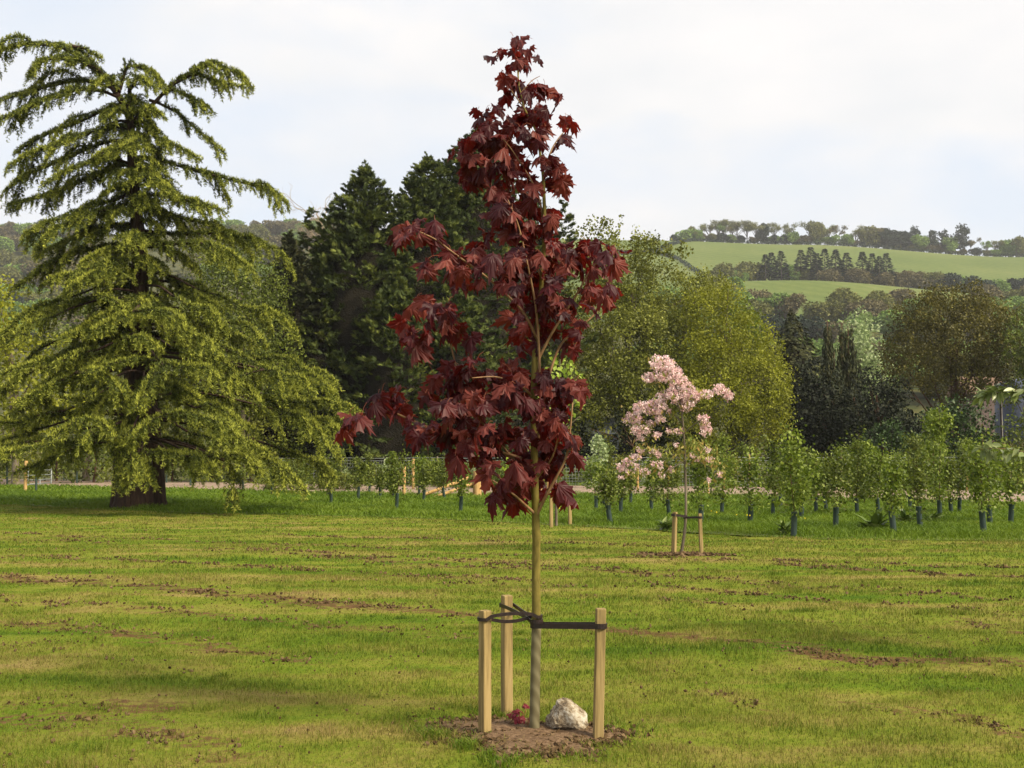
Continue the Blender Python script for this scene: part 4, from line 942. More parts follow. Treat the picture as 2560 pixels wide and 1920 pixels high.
# ------------------------------------------------------------------ broadleaf trees
GB = 'leafy trees beyond the nursery fence'
def upright_shoots(specs, D, leafsize):
    def f(mb):
        for (px, py0, py1, n) in specs:
            for _ in range(n):
                x = px + random.uniform(-34, 34); a = P(x + random.uniform(-20, 20), py0, D); b_ = P(x, py1 + random.uniform(0, 34), D + random.uniform(-1, 1))
                m_ = 34; u = rng.random(m_) ** .8; p = a + (b_ - a) * u[:, None] + rng.normal(size=(m_, 3)) * .13
                mb.inst(RH, RHF, frames(rdir(m_) + np.array((0, 0, .6)), rdir(m_)), p, leafsize * (.6 + .7 * rng.random(m_)), 0)
    return f
broadleaf('broadleaf_tree', 1560, 82, [(1450,960,130,0),(1400,820,70,1),(1430,1060,90,-1),(1530,820,110,0),(1560,700,80,1),(1500,660,50,0),(1640,760,95,.5),(1600,900,130,-1.5),(1560,1040,110,-2),(1690,860,90,0),(1740,760,60,1),(1440,720,50,0),(1620,640,40,0),(1660,1000,100,-1.5),(1780,720,38,1)],
    M['olive'], M['greybark'], 'large olive green tree with upright shoots right of the maple', 62, .165, .3, group=GB, clump=.62, per=46, fork=.15, fill=.12,
    extra=upright_shoots([(1440,640,560,5),(1480,620,535,6),(1530,610,530,7),(1570,620,560,5),(1620,640,590,4),(1660,640,592,4),(1695,650,600,3),(1730,700,670,3)], 82, .2))
broadleaf('broadleaf_tree', 1830, 79, [(1790,800,80,0),(1860,860,80,0),(1900,940,70,0),(1840,960,110,-1),(1780,1020,100,-1.5),(1900,1040,70,-.5),(1740,920,90,0),(1930,1000,40,0),(1820,740,34,0),(1720,1080,60,-1),(1940,1065,32,0),(1860,1090,50,0)],
    M['gold'], M['greybark'], 'golden green rounded tree directly right of the olive tree', 66, .15, .25, group=GB, clump=.55, per=46, fork=.2, fill=.12)
broadleaf('broadleaf_tree', 1860, 90, [(1850,790,38,0),(1880,830,34,0),(1895,870,34,0),(1830,830,30,0)], M['fresh'], M['greybark'], 'fresh green treetop peeping out behind the golden tree', 30, .26, .2, group=GB, clump=.4)
broadleaf('broadleaf_tree', 610, 68, [(600,700,90,0),(560,790,90,0),(640,820,80,0),(530,670,60,0),(660,730,60,0),(600,900,90,0),(690,900,60,0),(500,760,60,0),(590,640,50,0),(640,960,80,0),(480,900,90,0),(540,1010,90,0)],
    M['mid'], M['greybark'], 'loose mid green tree between the cedar and the conifers', 46, .15, .2, group=GB, clump=.6, fork=.15)
broadleaf('broadleaf_tree', 40, 62, [(20,860,90,0),(80,940,90,0),(-60,900,90,0),(40,1020,80,0),(120,1010,70,0),(0,760,60,0),(-40,800,60,0)], M['gold'], M['greybark'], 'yellow green tree glimpsed through the left side of the cedar', 22, .2, .2, group=GB, clump=.5, fork=.15)
broadleaf('broadleaf_tree', 215, 70, [(200,900,90,0),(260,980,90,0),(150,1040,80,0),(330,930,90,0),(300,1060,90,0),(420,960,80,0),(220,780,70,0),(420,860,70,0)], M['mid'], M['greybark'], 'green tree standing directly behind the cedar trunk', 18, .22, .2, group=GB, clump=.5, fork=.15)
GH = 'hedge shrubs beyond the track on the left'
for k, (px_, w_) in enumerate([(-60, 60), (40, 55), (140, 60), (235, 55), (330, 60), (430, 60), (530, 55), (625, 60), (715, 55)]):
    broadleaf('hedge_shrub', px_, 66 + (k % 3) * 2, [(px_, 1120, w_, 0, .9), (px_ + 30, 1160, w_ * .8, 0), (px_ - 34, 1165, w_ * .8, 0), (px_ + 10, 1060, w_ * .55, 0)], M[['mid', 'olive', 'mid'][k % 3]], M['bark'],
              f'leafy hedge shrub beyond the track, {["first", "second", "third", "fourth", "fifth", "sixth", "seventh", "eighth", "ninth"][k]} from the left', 26, .17, .08, cat='shrub', group=GH, clump=.4, fork=.05)
# right hand group
broadleaf('broadleaf_tree', 2380, 96, [(2370,830,110,0,.9),(2300,890,80,0),(2450,850,90,0),(2280,800,50,0),(2340,765,50,0),(2420,760,50,0),(2490,800,50,0),(2500,900,60,0),(2240,880,40,0),(2380,930,80,0),(2230,930,40,-1),(2460,960,50,0)],
    M['bronze'], M['bark'], 'rounded bronze green tree with open branches near the right edge', 40, .19, .32, group=GB, clump=.6, per=30, fork=.12, fill=.2)
broadleaf('broadleaf_tree', 2640, 92, [(2560,880,50,0),(2600,830,70,0),(2640,930,80,0),(2560,960,34,0),(2540,1000,22,0),(2552,1050,24,-3),(2528,1095,24,-3),(2570,1100,30,-3)], M['mid'], M['bark'], 'green tree cut by the right edge of the view above the tank', 24, .24, .3, group=GB, clump=.5)
broadleaf('willow_tree', 2140, 112, [(2150,850,50,0,1.4),(2180,900,45,0,1.4),(2120,920,45,0,1.4),(2165,960,45,0,1.3)], M['pale'], M['greybark'], 'pale grey green willow behind the weeping conifers', 16, .3, .25, group=GB, clump=.5, fork=.2)
broadleaf('evergreen_shrub', 2195, 84, [(2100,1060,75,0),(2180,1050,80,0),(2030,1060,80,0),(1980,1110,60,0),(2110,1130,70,0),(2040,960,60,1),(2240,1100,70,0),(1990,1020,60,1)], M['yew'], M['bark'], 'nearly black evergreen mass below the weeping conifers', 30, .24, .2, cat='shrub', group='dark shrubs behind the rail fence', clump=.4, fork=.05)
broadleaf('evergreen_shrub', 2210, 80, [(2200,1000,45,0),(2230,1060,45,0),(2180,1090,60,0),(2170,950,30,0),(2260,1110,50,0),(2310,1100,50,0),(2240,980,30,0)], M['yew'], M['bark'], 'dark pointed evergreen left of the bronze tree', 34, .22, .2, cat='shrub', group='dark shrubs behind the rail fence', clump=.4, fork=.05)
broadleaf('laurel_shrub', 2220, 76, [(2190,1110,38,0),(2230,1090,34,0),(2275,1120,40,0),(2150,1130,26,0)], M['holly'], M['bark'], 'glossy mid green laurel in front of the dark evergreens', 46, .2, .12, cat='shrub', group='dark shrubs behind the rail fence', clump=.3, fork=.05)
broadleaf('evergreen_shrub', 2400, 82, [(2350,1080,60,0),(2400,1110,60,0),(2440,1060,40,0),(2330,1130,50,0),(2450,1130,50,0),(2390,1030,40,0)], M['holly'], M['bark'], 'dark green shrub mass under the bronze tree', 34, .22, .2, cat='shrub', group='dark shrubs behind the rail fence', clump=.35, fork=.05)
broadleaf('evergreen_shrub', 2560, 86, [(2480,1130,34,0),(2540,1150,34,0),(2600,1140,50,0),(2470,1090,20,0)], M['bronze'], M['bark'], 'brownish low shrub beside the blue tank', 34, .22, .15, cat='shrub', group='dark shrubs behind the rail fence', clump=.3, fork=.05)
broadleaf('evergreen_shrub', 1000, 70, [(900,1090,70,0),(1000,1100,60,0),(1100,1080,60,0),(820,1110,60,0),(1180,1100,60,0),(1270,1090,50,0)], M['yew'], M['bark'], 'black shade bushes at the feet of the conifers', 26, .24, .15, cat='shrub', group='dark shrubs behind the rail fence', clump=.4, fork=.05)
broadleaf('evergreen_shrub', 1600, 78, [(1450,1130,50,0,.8),(1470,1070,22,-2),(1555,1060,26,-2),(1540,1130,46,0,.8),(1640,1110,60,0),(1740,1120,50,0),(1830,1130,40,0),(1370,1120,40,0)], M['yew'], M['bark'], 'black shade bushes at the feet of the olive tree', 26, .24, .15, cat='shrub', group='dark shrubs behind the rail fence', clump=.4, fork=.05)
GW = 'conifers right of the golden tree'
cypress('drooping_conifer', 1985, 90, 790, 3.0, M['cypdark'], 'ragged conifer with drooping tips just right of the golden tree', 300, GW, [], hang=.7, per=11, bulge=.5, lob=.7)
def weeping(px, D, cols_, label):
    base = P(px, 1200, D); base[2] = 0; o = thing('weeping_conifer', base, label, 'tree', GW); mb = MB()
    mb2 = MB()
    for (cx, top, hw, n) in cols_:
        t_ = P(cx, top, D); mb.tube([base + np.array((0, 0, .1)), np.array((t_[0] * .8 + base[0] * .2, D, t_[2] * .4)), t_], [.18, .14, .03], 6)
        for _ in range(n):
            a = random.random() * 2 * pi; s = random.random() ** .8; z = t_[2] * (1 - s * .75); r_ = hw * (.25 + .9 * min(1, s * 3)) * random.uniform(.5, 1.1)
            p0 = np.array((t_[0] + r_ * cos(a), D + r_ * sin(a), z)); Lh = random.uniform(1.2, 3.2); m_ = 16; u = rng.random(m_)
            p = p0 - np.array((0, 0, 1)) * (u * Lh)[:, None] + rng.normal(size=(m_, 3)) * .07; sc = .30 * (.6 + .7 * rng.random(m_))
            mb2.inst(RH, RHF, frames(np.array((0, 0, -1.0)) + rdir(m_) * .3, rdir(m_)), p, np.c_[sc * .4, sc * 1.4, sc], 0, np.clip(random.random() * .6 + .4 * rng.random(m_), 0, 1))
    mb.build('trunk', M['bark'], o); mb2.build('crown', M['cypdark'], o)
weeping(2090, 88, [(2068, 803, .55, 230), (2085, 880, .9, 130)], 'slender weeping conifer, left one of a hanging pair')
weeping(2115, 89, [(2104, 806, .45, 130), (2120, 815, .8, 260)], 'fuller weeping conifer, right one of a hanging pair')

# ------------------------------------------------------------------ pink cherry
chb = gp(1703, 1390); DC = chb[1]; sC = ppm(DC)
ch = thing('cherry_tree', chb, 'young cherry in pink blossom tied between two stakes', 'tree')
mb = MB(); mb.tube(smooth_path([P(a, b_, DC) for a, b_ in [(1702, 1394), (1707, 1360), (1713, 1320), (1715, 1270), (1714, 1200), (1712, 1130), (1708, 1060), (1700, 1000), (1688, 955), (1672, 925)]]), np.linspace(4.3, 1.3, 40) / sC, 8); mb.build('trunk', M['greybark'], ch)
for pl in [[(1708, 1062), (1690, 1040), (1650, 1015), (1610, 1000)], [(1709, 1085), (1730, 1065), (1760, 1045)], [(1713, 1165), (1735, 1150), (1775, 1128)], [(1712, 1160), (1690, 1140), (1640, 1118), (1570, 1160)], [(1704, 1030), (1712, 1000), (1740, 985), (1800, 975), (1828, 985)], [(1702, 1030), (1680, 990), (1660, 970)], [(1704, 1040), (1715, 1010), (1712, 975)], [(1713, 1150), (1690, 1165), (1655, 1185)], [(1713, 1140), (1760, 1160), (1800, 1182)], [(1708, 1080), (1640, 1060), (1600, 1050)]]:
    mb = MB(); n = len(pl); dd = random.uniform(-.4, .4); q = smooth_path([P(a, b_, DC + dd * k / n) for k, (a, b_) in enumerate(pl)]); mb.tube(q, np.linspace(1.9, .8, len(q)) / sC, 5); mb.build('branch', M['greybark'], ch)
bc = [(1655,908,32,20),(1672,935,34,20),(1632,944,28,12),(1700,950,20,10),(1702,975,34,22),(1662,988,24,10),(1725,995,20,20),(1718,1018,20,10),(1755,985,30,10),(1800,974,20,12),(1822,990,12,14),(1700,1000,20,10),
 (1608,1020,26,16),(1645,1012,22,16),(1585,1045,20,14),(1602,1074,26,12),(1642,1088,12,8),(1640,1030,16,10),(1565,1052,8,8),(1625,1060,14,8),(1758,1046,14,10),(1764,1072,14,18),(1698,1078,10,8),(1672,1078,8,6),(1673,1028,6,4),
 (1635,1130,9,6),(1648,1138,8,6),(1590,1142,14,6),(1558,1166,15,12),(1592,1168,9,7),(1552,1194,8,5),(1650,1164,10,8),(1655,1188,10,6),(1680,1174,8,6),(1768,1126,8,6),(1775,1150,12,6),(1730,1140,8,5),(1745,1148,8,5),(1802,1187,9,6),(1773,1200,6,3),(1690,1112,4,4),(1570,1155,14,8),(1610,1180,12,7),(1575,1180,10,6),(1602,1125,12,6),(1635,1160,10,6),(1650,1050,14,8),(1600,1095,10,6)]
pet, flv, lf = [], [], []
for cx, cy, rx, ry in bc:
    n = max(6, int(pi * rx * ry / 15)); rr = np.sqrt(rng.random(n)); a = rng.random(n) * 2 * pi
    dz = min(.22, rx / sC * 1.1)
    for k in range(n):
        pet.append(P(cx + rx * rr[k] * cos(a[k]), cy + ry * rr[k] * sin(a[k]), DC + rng.normal() * dz * .7))
    for k in range(max(4, n // 5)): lf.append(P(cx + (rx + 7) * random.uniform(-1, 1), cy - ry * random.uniform(-.5, 1.25), DC + rng.normal() * dz))
for cx, cy, rx, ry, n in [(1730,1112,40,14,90),(1700,1135,30,20,50),(1620,1120,44,14,60),(1770,1140,34,18,50),(1590,1180,40,14,26),(1640,1170,40,20,40),(1790,1165,20,14,20),(1660,960,60,40,40),(1600,1040,50,40,40),(1700,1050,40,30,30)]:
    for k in range(n): lf.append(P(cx + rx * rng.normal() * .6, cy + ry * rng.normal() * .6, DC + rng.normal() * .2))
pet = np.array(pet); k = 9; pp = np.repeat(pet, k, 0) + rng.normal(size=(len(pet) * k, 3)) * .012; n = len(pp); sc = .024 * (.7 + .6 * rng.random(n))
mb = MB(); mb.inst(RH, RHF, frames(rdir(n), rdir(n)), pp, sc, 0, np.clip(np.repeat(rng.random(len(pet)), k) * .6 + .4 * rng.random(n), 0, 1)); mb.build('blossom', M['blossom'], ch)
lf = np.array(lf); n = len(lf); mb = MB(); sc = .07 + .035 * rng.random(n); mb.inst(RH, RHF, frames(rdir(n) * .8 + np.array((0, 0, -.9)), rdir(n)), lf, np.c_[sc * .42, sc, sc], 0); mb.build('leaves', M['chleaf'], ch)
a_, b_ = gp(1684, 1391), gp(1754, 1391)
stake(a_, P(1684, 1280, a_[1])[2], .062, R(-35), 'rounded top stake left of the pink cherry trunk', 'stakes of the pink cherry', (.03, 0))
stake(b_, P(1750, 1284, b_[1])[2], .05, R(10), 'thin stake right of the pink cherry trunk', 'stakes of the pink cherry', (-.02, 0))
loop_tie(P(1713, 1291, DC), .03, P(1685, 1287, a_[1]), .04, .036, .0, 'black strap from the pink cherry to its left stake', 'ties of the pink cherry', th=.008)
loop_tie(P(1713, 1294, DC), .03, P(1750, 1293, b_[1]), .034, .03, .0, 'black strap from the pink cherry to its right stake', 'ties of the pink cherry', th=.008)

# third staked tree, lime green, behind the maple
lb = gp(1391, 1316); DL = lb[1]; sL = ppm(DL)
lt_ = thing('lime_green_tree', lb, 'young tree with lime green leaves seen behind the maple trunk', 'tree')
mb = MB(); mb.tube(smooth_path([P(a, b2, DL) for a, b2 in [(1391, 1320), (1390, 1230), (1388, 1130), (1392, 1040), (1398, 960), (1400, 900)]]), np.linspace(3.6, 1, 24) / sL, 8)
for e in [(1440, 1000), (1360, 960), (1430, 930), (1290, 1170), (1265, 1180), (1450, 1040)]: mb.tube([P(1390, 1130 if e[1] > 1000 else 1040, DL), P((e[0] + 1390) / 2, (e[1] + 1090) / 2, DL + .1), P(*e, DL + random.uniform(-.3, .3))], [.016, .01, .004], 5)
mb.build('trunk', M['greybark'], lt_)
mb = MB(); blob_leaves(mb, [pxblob(*q, DL) for q in [(1395,905,20),(1385,935,20),(1425,935,16),(1440,955,14),(1400,965,22),(1430,985,18),(1440,1015,16),(1400,1010,22),(1375,1040,18),(1415,1060,20),(1370,1090,18),(1265,1182,12),(1290,1200,12),(1280,1165,8),(1350,990,14),(1380,1130,16)]], 60, .11, .12, 6, fill=.5); mb.build('crown', M['lime'], lt_)
for q, l_ in [((1378, 1317), 'wide pale stake left of the lime green tree stem'), ((1425, 1315), 'pale stake right of the lime green tree stem')]:
    s0 = gp(*q); stake(s0, P(q[0], 1245, s0[1])[2], .07, R(15), l_, 'stakes of the lime green tree')
s0 = gp(1391, 1300)

# ------------------------------------------------------------------ nursery strip: saplings in green guards
tubes = [(18,1165,1216),(90,1190,1232),(160,1178,1205),(192,1178,1216),(416,1182,1216),(476,1190,1222),(527,1178,1210),(560,1180,1214),(608,1200,1230),(680,1208,1245),(742,1208,1240),(828,1226,1266),(822,1217,1245),(895,1217,1256),(922,1216,1241),(951,1217,1252),(991,1233,1281),(984,1225,1250),(1047,1225,1246),(1058,1227,1260),(1112,1227,1252),(1151,1240,1288),(1268,1243,1276),(1491,1252,1284),(1511,1250,1274),(1527,1257,1314),(1551,1252,1292),(1577,1240,1266),(1629,1250,1286),(1674,1264,1297),(1751,1268,1318),(1804,1255,1292),(1875,1273,1315),(1931,1272,1298),(1952,1253,1277),(1984,1280,1344),(2003,1270,1302),(2041,1262,1291),(2067,1262,1286),(2089,1282,1327),(2144,1266,1295),(2197,1268,1291),(2228,1264,1289),(2236,1294,1342),(2275,1256,1281),(2301,1275,1324),(2350,1274,1300),(2379,1272,1293),(2398,1270,1290),(2460,1285,1342),(2475,1280,1320),(2526,1278,1314),(2540,1276,1301)]
tubes.sort()
def ordw(n):
    t_ = ['first','second','third','fourth','fifth','sixth','seventh','eighth','ninth','tenth','eleventh','twelfth','thirteenth','fourteenth','fifteenth','sixteenth','seventeenth','eighteenth','nineteenth']
    if n <= 19: return t_[n - 1]
    tens = {2: 'twent', 3: 'thirt', 4: 'fort', 5: 'fift', 6: 'sixt'}[n // 10]
    return tens + 'ieth' if n % 10 == 0 else tens + 'y ' + t_[n % 10 - 1]
GN = 'saplings in green guards along the nursery strip'
for k, (px, t0, b0) in enumerate(tubes):
    base = G(px, b0); D = base[1]; base[2] = .0; sc_ = ppm(D)
    left_ = px < 640; hgt = max(.5, P(px, t0, D)[2]); lean = rng.normal(size=2) * .035
    tall = {1151: .85, 828: 1.4, 991: 1.55, 2236: 1.1, 1984: 2.1, 2460: 1.9, 1804: 1.7, 2301: 1.3, 1875: 1.5, 2089: 1.6, 2350: 3.0, 2144: 2.2}.get(px, rng.uniform(.7, 1.5) if px < 1300 else rng.uniform(1.0, 1.9))
    tall *= .5 if left_ else .78
    big = px > 1500
    kindw = ('small' if tall < 1.0 else 'bushy' if tall < 1.7 else 'tall')
    lm = M[random.choice(['fresh', 'mid', 'fresh', 'mid'] if big else ['fresh', 'mid', 'mid'])]
    if px in (1984, 2460): lm = M['fresh']
    side_ = 'left' if k < len(tubes) / 2 else 'right'; ordn = ordw(k + 1) if side_ == 'left' else ordw(len(tubes) - k)
    if px == 2540: continue
    o = thing('guarded_sapling', base, f'{kindw} sapling in green guard tube, {ordn} from the {side_} end of the strip', 'sapling', GN)
    tp_ = base + np.array((lean[0], lean[1], hgt)); rt = .052 if b0 < 1300 else .06
    mb = MB(); n = 12; ang = np.arange(n) * 2 * pi / n
    rings = [np.c_[(base + (tp_ - base) * u)[None].repeat(n, 0)[:, :2] + rr_ * np.c_[np.cos(ang), np.sin(ang)], np.full(n, base[2] + (tp_[2] - base[2]) * u)] for u, rr_ in [(0, rt), (.5, rt), (.96, rt), (1, rt * 1.12), (1, rt * .95), (.9, rt * .9)]]
    V = np.concatenate(rings); f = [(i * n + j, i * n + (j + 1) % n, (i + 1) * n + (j + 1) % n, (i + 1) * n + j) for i in range(5) for j in range(n)]; mb.add(V, f, smooth=True); mb.build('tree_guard', M['tube'], o)
    top = tp_ + np.array((rng.normal() * .08, 0, tall)); mb = MB(); mb.tube(smooth_path([base, tp_, (tp_ + top) / 2 + rng.normal(size=3) * .04, top]), np.linspace(.014, .004, 16), 5)
    br = []
    for _ in range(9):
        u = random.random(); s0 = tp_ + (top - tp_) * u * .8; w_ = (.42 if tall < 1 else .6) * (1 - .5 * u); e = s0 + np.array((rng.normal() * w_ * .6, rng.normal() * w_ * .6, random.uniform(.0, .4))); br.append((s0, e)); mb.tube([s0, (s0 + e) / 2 + np.array((0, 0, .03)), e], [.006, .004, .002], 4)
    mb.build('stem', M['bark'], o)
    mb = MB(); m_ = int((190 + 300 * tall) * (1.5 if big else 1.0)); seg = rng.integers(0, len(br) + 3, m_); ps = np.empty((m_, 3))
    for i in range(m_):
        u = random.random()
        ps[i] = (br[seg[i]][0] * (1 - u) + br[seg[i]][1] * u) if seg[i] < len(br) else tp_ + (top - tp_) * u
    sg = .10 if tall < 1 else .13
    ps += rng.normal(size=(m_, 3)) * np.array((sg, sg, sg)); sz = (.055 + .035 * rng.random(m_)) * (1.2 if D > 35 else 1.0); mb.inst(RH, RHF, frames(rdir(m_) + np.array((0, 0, -.2)), rdir(m_) + np.array((0, 0, .5))), ps, np.c_[sz * .85, sz, sz], 0); mb.build('crown', lm, o)

# saplings and shrubs beyond the track
GK = 'young trees growing beyond the gravel track'
spots = []
rs_ = np.random.default_rng(5)
for k in range(92):
    px = 640 + 1960 * (k + rs_.random() * .8) / 92; D = rs_.uniform(51, 64) if px < 1900 else rs_.uniform(44, 60)
    spots.append((px, D))
for k in range(34): spots.append((650 + 750 * (k + rs_.random()) / 34, rs_.uniform(50, 57)))
low_from = 92
variants = []
def young_mesh(seed, h, w, lm):
    global rng
    mb = MB(); mb.tube([(0, 0, 0), (rng.normal() * .04, 0, h * .5), (0, 0, h)], [.02, .012, .004], 5); br = []
    for _ in range(14):
        u = random.uniform(.15, .9); s0 = np.array((0, 0, h * u)); e = s0 + np.array((rng.normal() * w * .55, rng.normal() * w * .55, random.uniform(.05, .4))); br.append((s0, e)); mb.tube([s0, e], [.006, .002], 3)
    st_ = mb.mesh('stem', [M['bark']]); mb = MB(); m_ = int(560 * h); ps = np.empty((m_, 3)); si = rng.integers(0, len(br) + 4, m_)
    for i in range(m_):
        u = random.random(); ps[i] = (br[si[i]][0] * (1 - u) + br[si[i]][1] * u) if si[i] < len(br) else np.array((0, 0, h * (.1 + .9 * u)))
    ps += rng.normal(size=(m_, 3)) * .13; sz = .085 + .05 * rng.random(m_); mb.inst(RH, RHF, frames(rdir(m_), rdir(m_) + np.array((0, 0, .5))), ps, np.c_[sz * .85, sz, sz], 0)
    return st_, mb.mesh('crown', [lm])
for j, (h, w, mname) in enumerate([(2.0, .8, 'fresh'), (2.6, .9, 'mid'), (1.6, .9, 'mid'), (2.9, .7, 'fresh'), (1.9, 1.0, 'olive'), (2.3, .8, 'pale')]): variants.append(young_mesh(j, h, w, M[mname]))
vn_ = ['fresh green', 'tall mid green', 'low mid green', 'tall narrow fresh green', 'low olive green', 'pale green']
seq = {}
for k, (px, D) in enumerate(spots):
    j = int(rs_.choice(6, p=[.28, .25, .17, .12, .13, .05])) if k < 92 else int(rs_.choice([1, 2, 2, 4])); seq[j] = seq.get(j, 0) + 1; p = P(px, 1200, D)
    s = (rs_.uniform(.55, 1.0) * (1.0 if px > 1500 else .8)) if k < 92 else rs_.uniform(.4, .62)
    o = thing('young_tree', (p[0], D, 0), f'{vn_[j]} young tree beyond the track, {ordw(seq[j])} of its kind from the left' if k < 92 else f'small {vn_[j]} sapling between track and wire mesh, left of the pink cherry', 'young tree', GK)
    for nm, me in zip(('stem', 'crown'), variants[j]):
        c = bpy.data.objects.new(nm, me); c.parent = o; COL.objects.link(c)
    o.scale = (s, s, s); o.rotation_euler = (0, 0, rs_.random() * 6.28)
# named individuals
def sapling_at(px, py_top, D, w, mname, label, n=700, py_bot=None):
    base = P(px, 1200, D); base[2] = 0; h = P(px, py_top, D)[2]; o = thing('young_tree', base, label, 'young tree', GK); mb = MB(); mb.tube([base, base + np.array((0, 0, h))], [.02, .005], 5); mb.build('stem', M['bark'], o)
    mb = MB(); lo = .3 if py_bot is None else max(.1, P(px, py_bot, D)[2]); u = rng.random(n); z = lo + (h - lo) * u; r_ = w * (.35 + .65 * np.sin(np.clip(u * 1.05, 0, 1) * pi) ** .6) * rng.random(n) ** .6; a = rng.random(n) * 2 * pi
    ps = np.c_[base[0] + r_ * np.cos(a), base[1] + r_ * np.sin(a), z]; sz = .09 + .05 * rng.random(n); mb.inst(RH, RHF, frames(rdir(n), rdir(n)), ps, sz, 0); mb.build('crown', M[mname], o)
sapling_at(2335, 1028, 38, .45, 'fresh', 'tallest narrow sapling, rising above all others right of centre', 900)
sapling_at(1497, 1090, 40, .38, 'pale', 'pale whitish green sapling left of the pink cherry', 420, 1190)
sapling_at(2160, 1105, 36, .75, 'fresh', 'broad bright green young tree left of the tallest sapling', 1300)
sapling_at(1990, 1115, 34, .7, 'mid', 'bushy young tree behind the leaning guard tube', 1100)
sapling_at(980, 1130, 42, .35, 'fresh', 'narrow feathery young tree left of the strainer post', 600)

# docks
def dock(px, py, r_, label):
    b0 = G(px, py); o = thing('dock_plant', b0, label, 'plant', 'broad leaved weeds in the long grass'); mb = MB(); n = 34; a = rng.random(n) * 2 * pi; el = rng.uniform(.15, 1.2, n)
    d = np.c_[np.cos(a) * np.cos(el), np.sin(a) * np.cos(el), np.sin(el)]; sc = r_ * (.7 + .5 * rng.random(n)); TV = np.array([(0, 0, 0), (.13, .3, .05), (.17, .6, .03), (0, 1, -.12), (-.17, .6, .03), (-.13, .3, .05)]); mb.inst(TV, [(0, 1, 2, 3, 4, 5)], frames(d, np.array((0, 0, 1.0)) + d * .1), np.repeat((b0 + np.array((0, 0, .05)))[None], n, 0) + rng.normal(size=(n, 3)) * .04, sc, 0); mb.build('leaves', M['dock'], o)
dock(2188, 1330, .45, 'broad leaved dock clump left of a leaning guard tube'); dock(2262, 1315, .34, 'smaller dock clump right of the big dock clump'); dock(1962, 1340, .25, 'small dock at the foot of the near guard tube'); dock(2330, 1312, .3, 'dock clump behind the strip, right of the smaller dock'); dock(1665, 1330, .3, 'dark weed clump left behind the pink cherry stakes')

# buttercups: tiny yellow specks
mb = MB(); fl = np.array([G(*q) for q in [(1755, 1302), (1778, 1304), (1792, 1308), (1842, 1316), (1868, 1317), (1875, 1318), (2013, 1327), (1400, 1290), (1398, 1296), (1712, 1300)]]); fl[:, 2] = .26; n = len(fl)
mb.inst(OCT, OCF, rotz_rand(n), fl, .022, 0); M['yel'] = surfmat('buttercup_petal', [(.3, (.8, .6, .02)), (.7, (.85, .7, .05))], rough=.4, bump=0)
tag(mb.build('buttercups', M['yel']), 'tiny yellow buttercups dotted in the long grass', 'flowers', kind='stuff')

# ------------------------------------------------------------------ fences
def round_post(name, px, topy, D, r_, label, group, mat='oldwood', cat='fence post', boty=None):
    b0 = P(px, 1200, D); b0[2] = 0; z = P(px, topy, D)[2]; mb = MB(); mb.tube([b0 - np.array((0, 0, .2)), b0 + np.array((0, 0, z - .02)), b0 + np.array((0, 0, z))], [r_, r_ * .97, r_ * .85], 10); return tag(mb.build(name, M[mat], origin=b0), label, cat, group)
GP = 'timber posts near the track'
PL = [(1010, 1164, 45.5, .075, 'thick orange brown post left of the diagonal struts'), (1033, 1147, 51, .065, 'taller post just behind the thick orange brown post'), (1577, 1176, 40, .055, 'left post of the pair under the lower cherry blossom'), (1594, 1170, 48, .05, 'right post of the pair under the lower cherry blossom'), (1811, 1190, 50, .045, 'post right of the cherry trunk, before the wire mesh'), (1770, 1200, 46, .045, 'short post between cherry trunk and golden tree'), (1353, 1174, 50, .05, 'post close behind the maple stem on its right'), (1370, 1170, 46, .055, 'second post behind the maple, a little farther right'), (1873, 1135, 62, .07, 'tall post under the golden tree edge'), (2258, 1178, 52, .07, 'reddish post left of the tallest sapling'), (2418, 1190, 48, .06, 'dull brown post right of the tallest sapling'), (2098, 1146, 64, .05, 'thin post beside the far rail fence'), (64, 1152, 52, .08, 'red brown post beside the metal gate behind the cedar'), (2504, 1140, 60, .04, 'pale post near the right edge below the blue tank'), (2522, 1142, 62, .035, 'thin yellowish post at the right edge')]
for a in PL: round_post('timber_post', a[0], a[1], a[2], a[3], a[4], GP)
# strainer post with two struts
D = 43; b0 = P(1193, 1200, D); b0[2] = 0
so = thing('strainer_post', b0, 'thick strainer post with two diagonal timber struts left of the maple stem', 'fence post')
mb = MB(); z = P(1193, 1178, D)[2]; mb.tube([b0, b0 + np.array((0, 0, z - .02)), b0 + np.array((0, 0, z))], [.17, .165, .15], 14); mb.build('post', M['oldwood'], so)
for (a, c) in [((1062, 1236), (1160, 1199)), ((1085, 1244), (1185, 1208))]:
    p0 = P(*a, D - .2); p0[2] = max(p0[2], .05); p1 = P(*c, D); mb = MB(); mb.tube([p0, p0 + (p1 - p0) * 1.12], [.06, .06], 8); mb.build('strut', M['oldwood'], so)
# wire mesh fence
fa, fb = P(600, 1200, 68), P(2700, 1200, 50); fo = thing('wire_mesh_fence', (fa[0], fa[1], 0), 'long galvanised wire mesh fence running behind the nursery strip', 'fence')
mb = MB(); n = 90
for z in [.12, .27, .42, .58, .75, .93, 1.12, 1.32, 1.52, 1.66]:
    mb.tube([np.array((*(fa[:2] + (fb[:2] - fa[:2]) * u), z + .02 * sin(u * 50))) for u in np.linspace(0, 1, 40)], .0075 if z not in (.12, 1.52, 1.66) else .010, 3, cap=False)
for u in np.linspace(0, 1, 260): p = fa[:2] + (fb[:2] - fa[:2]) * u; mb.tube([(*p, .12), (*p, 1.52)], .005, 3, cap=False)
mb.build('wire_mesh', M['wire'], fo)
for u in np.linspace(0.02, .98, 15):
    p = fa[:2] + (fb[:2] - fa[:2]) * u; mb = MB(); mb.tube([(*p, -.1), (*p, 1.72), (*p, 1.75)], [.05, .05, .04], 8); mb.build('post', M['greybark'], fo)
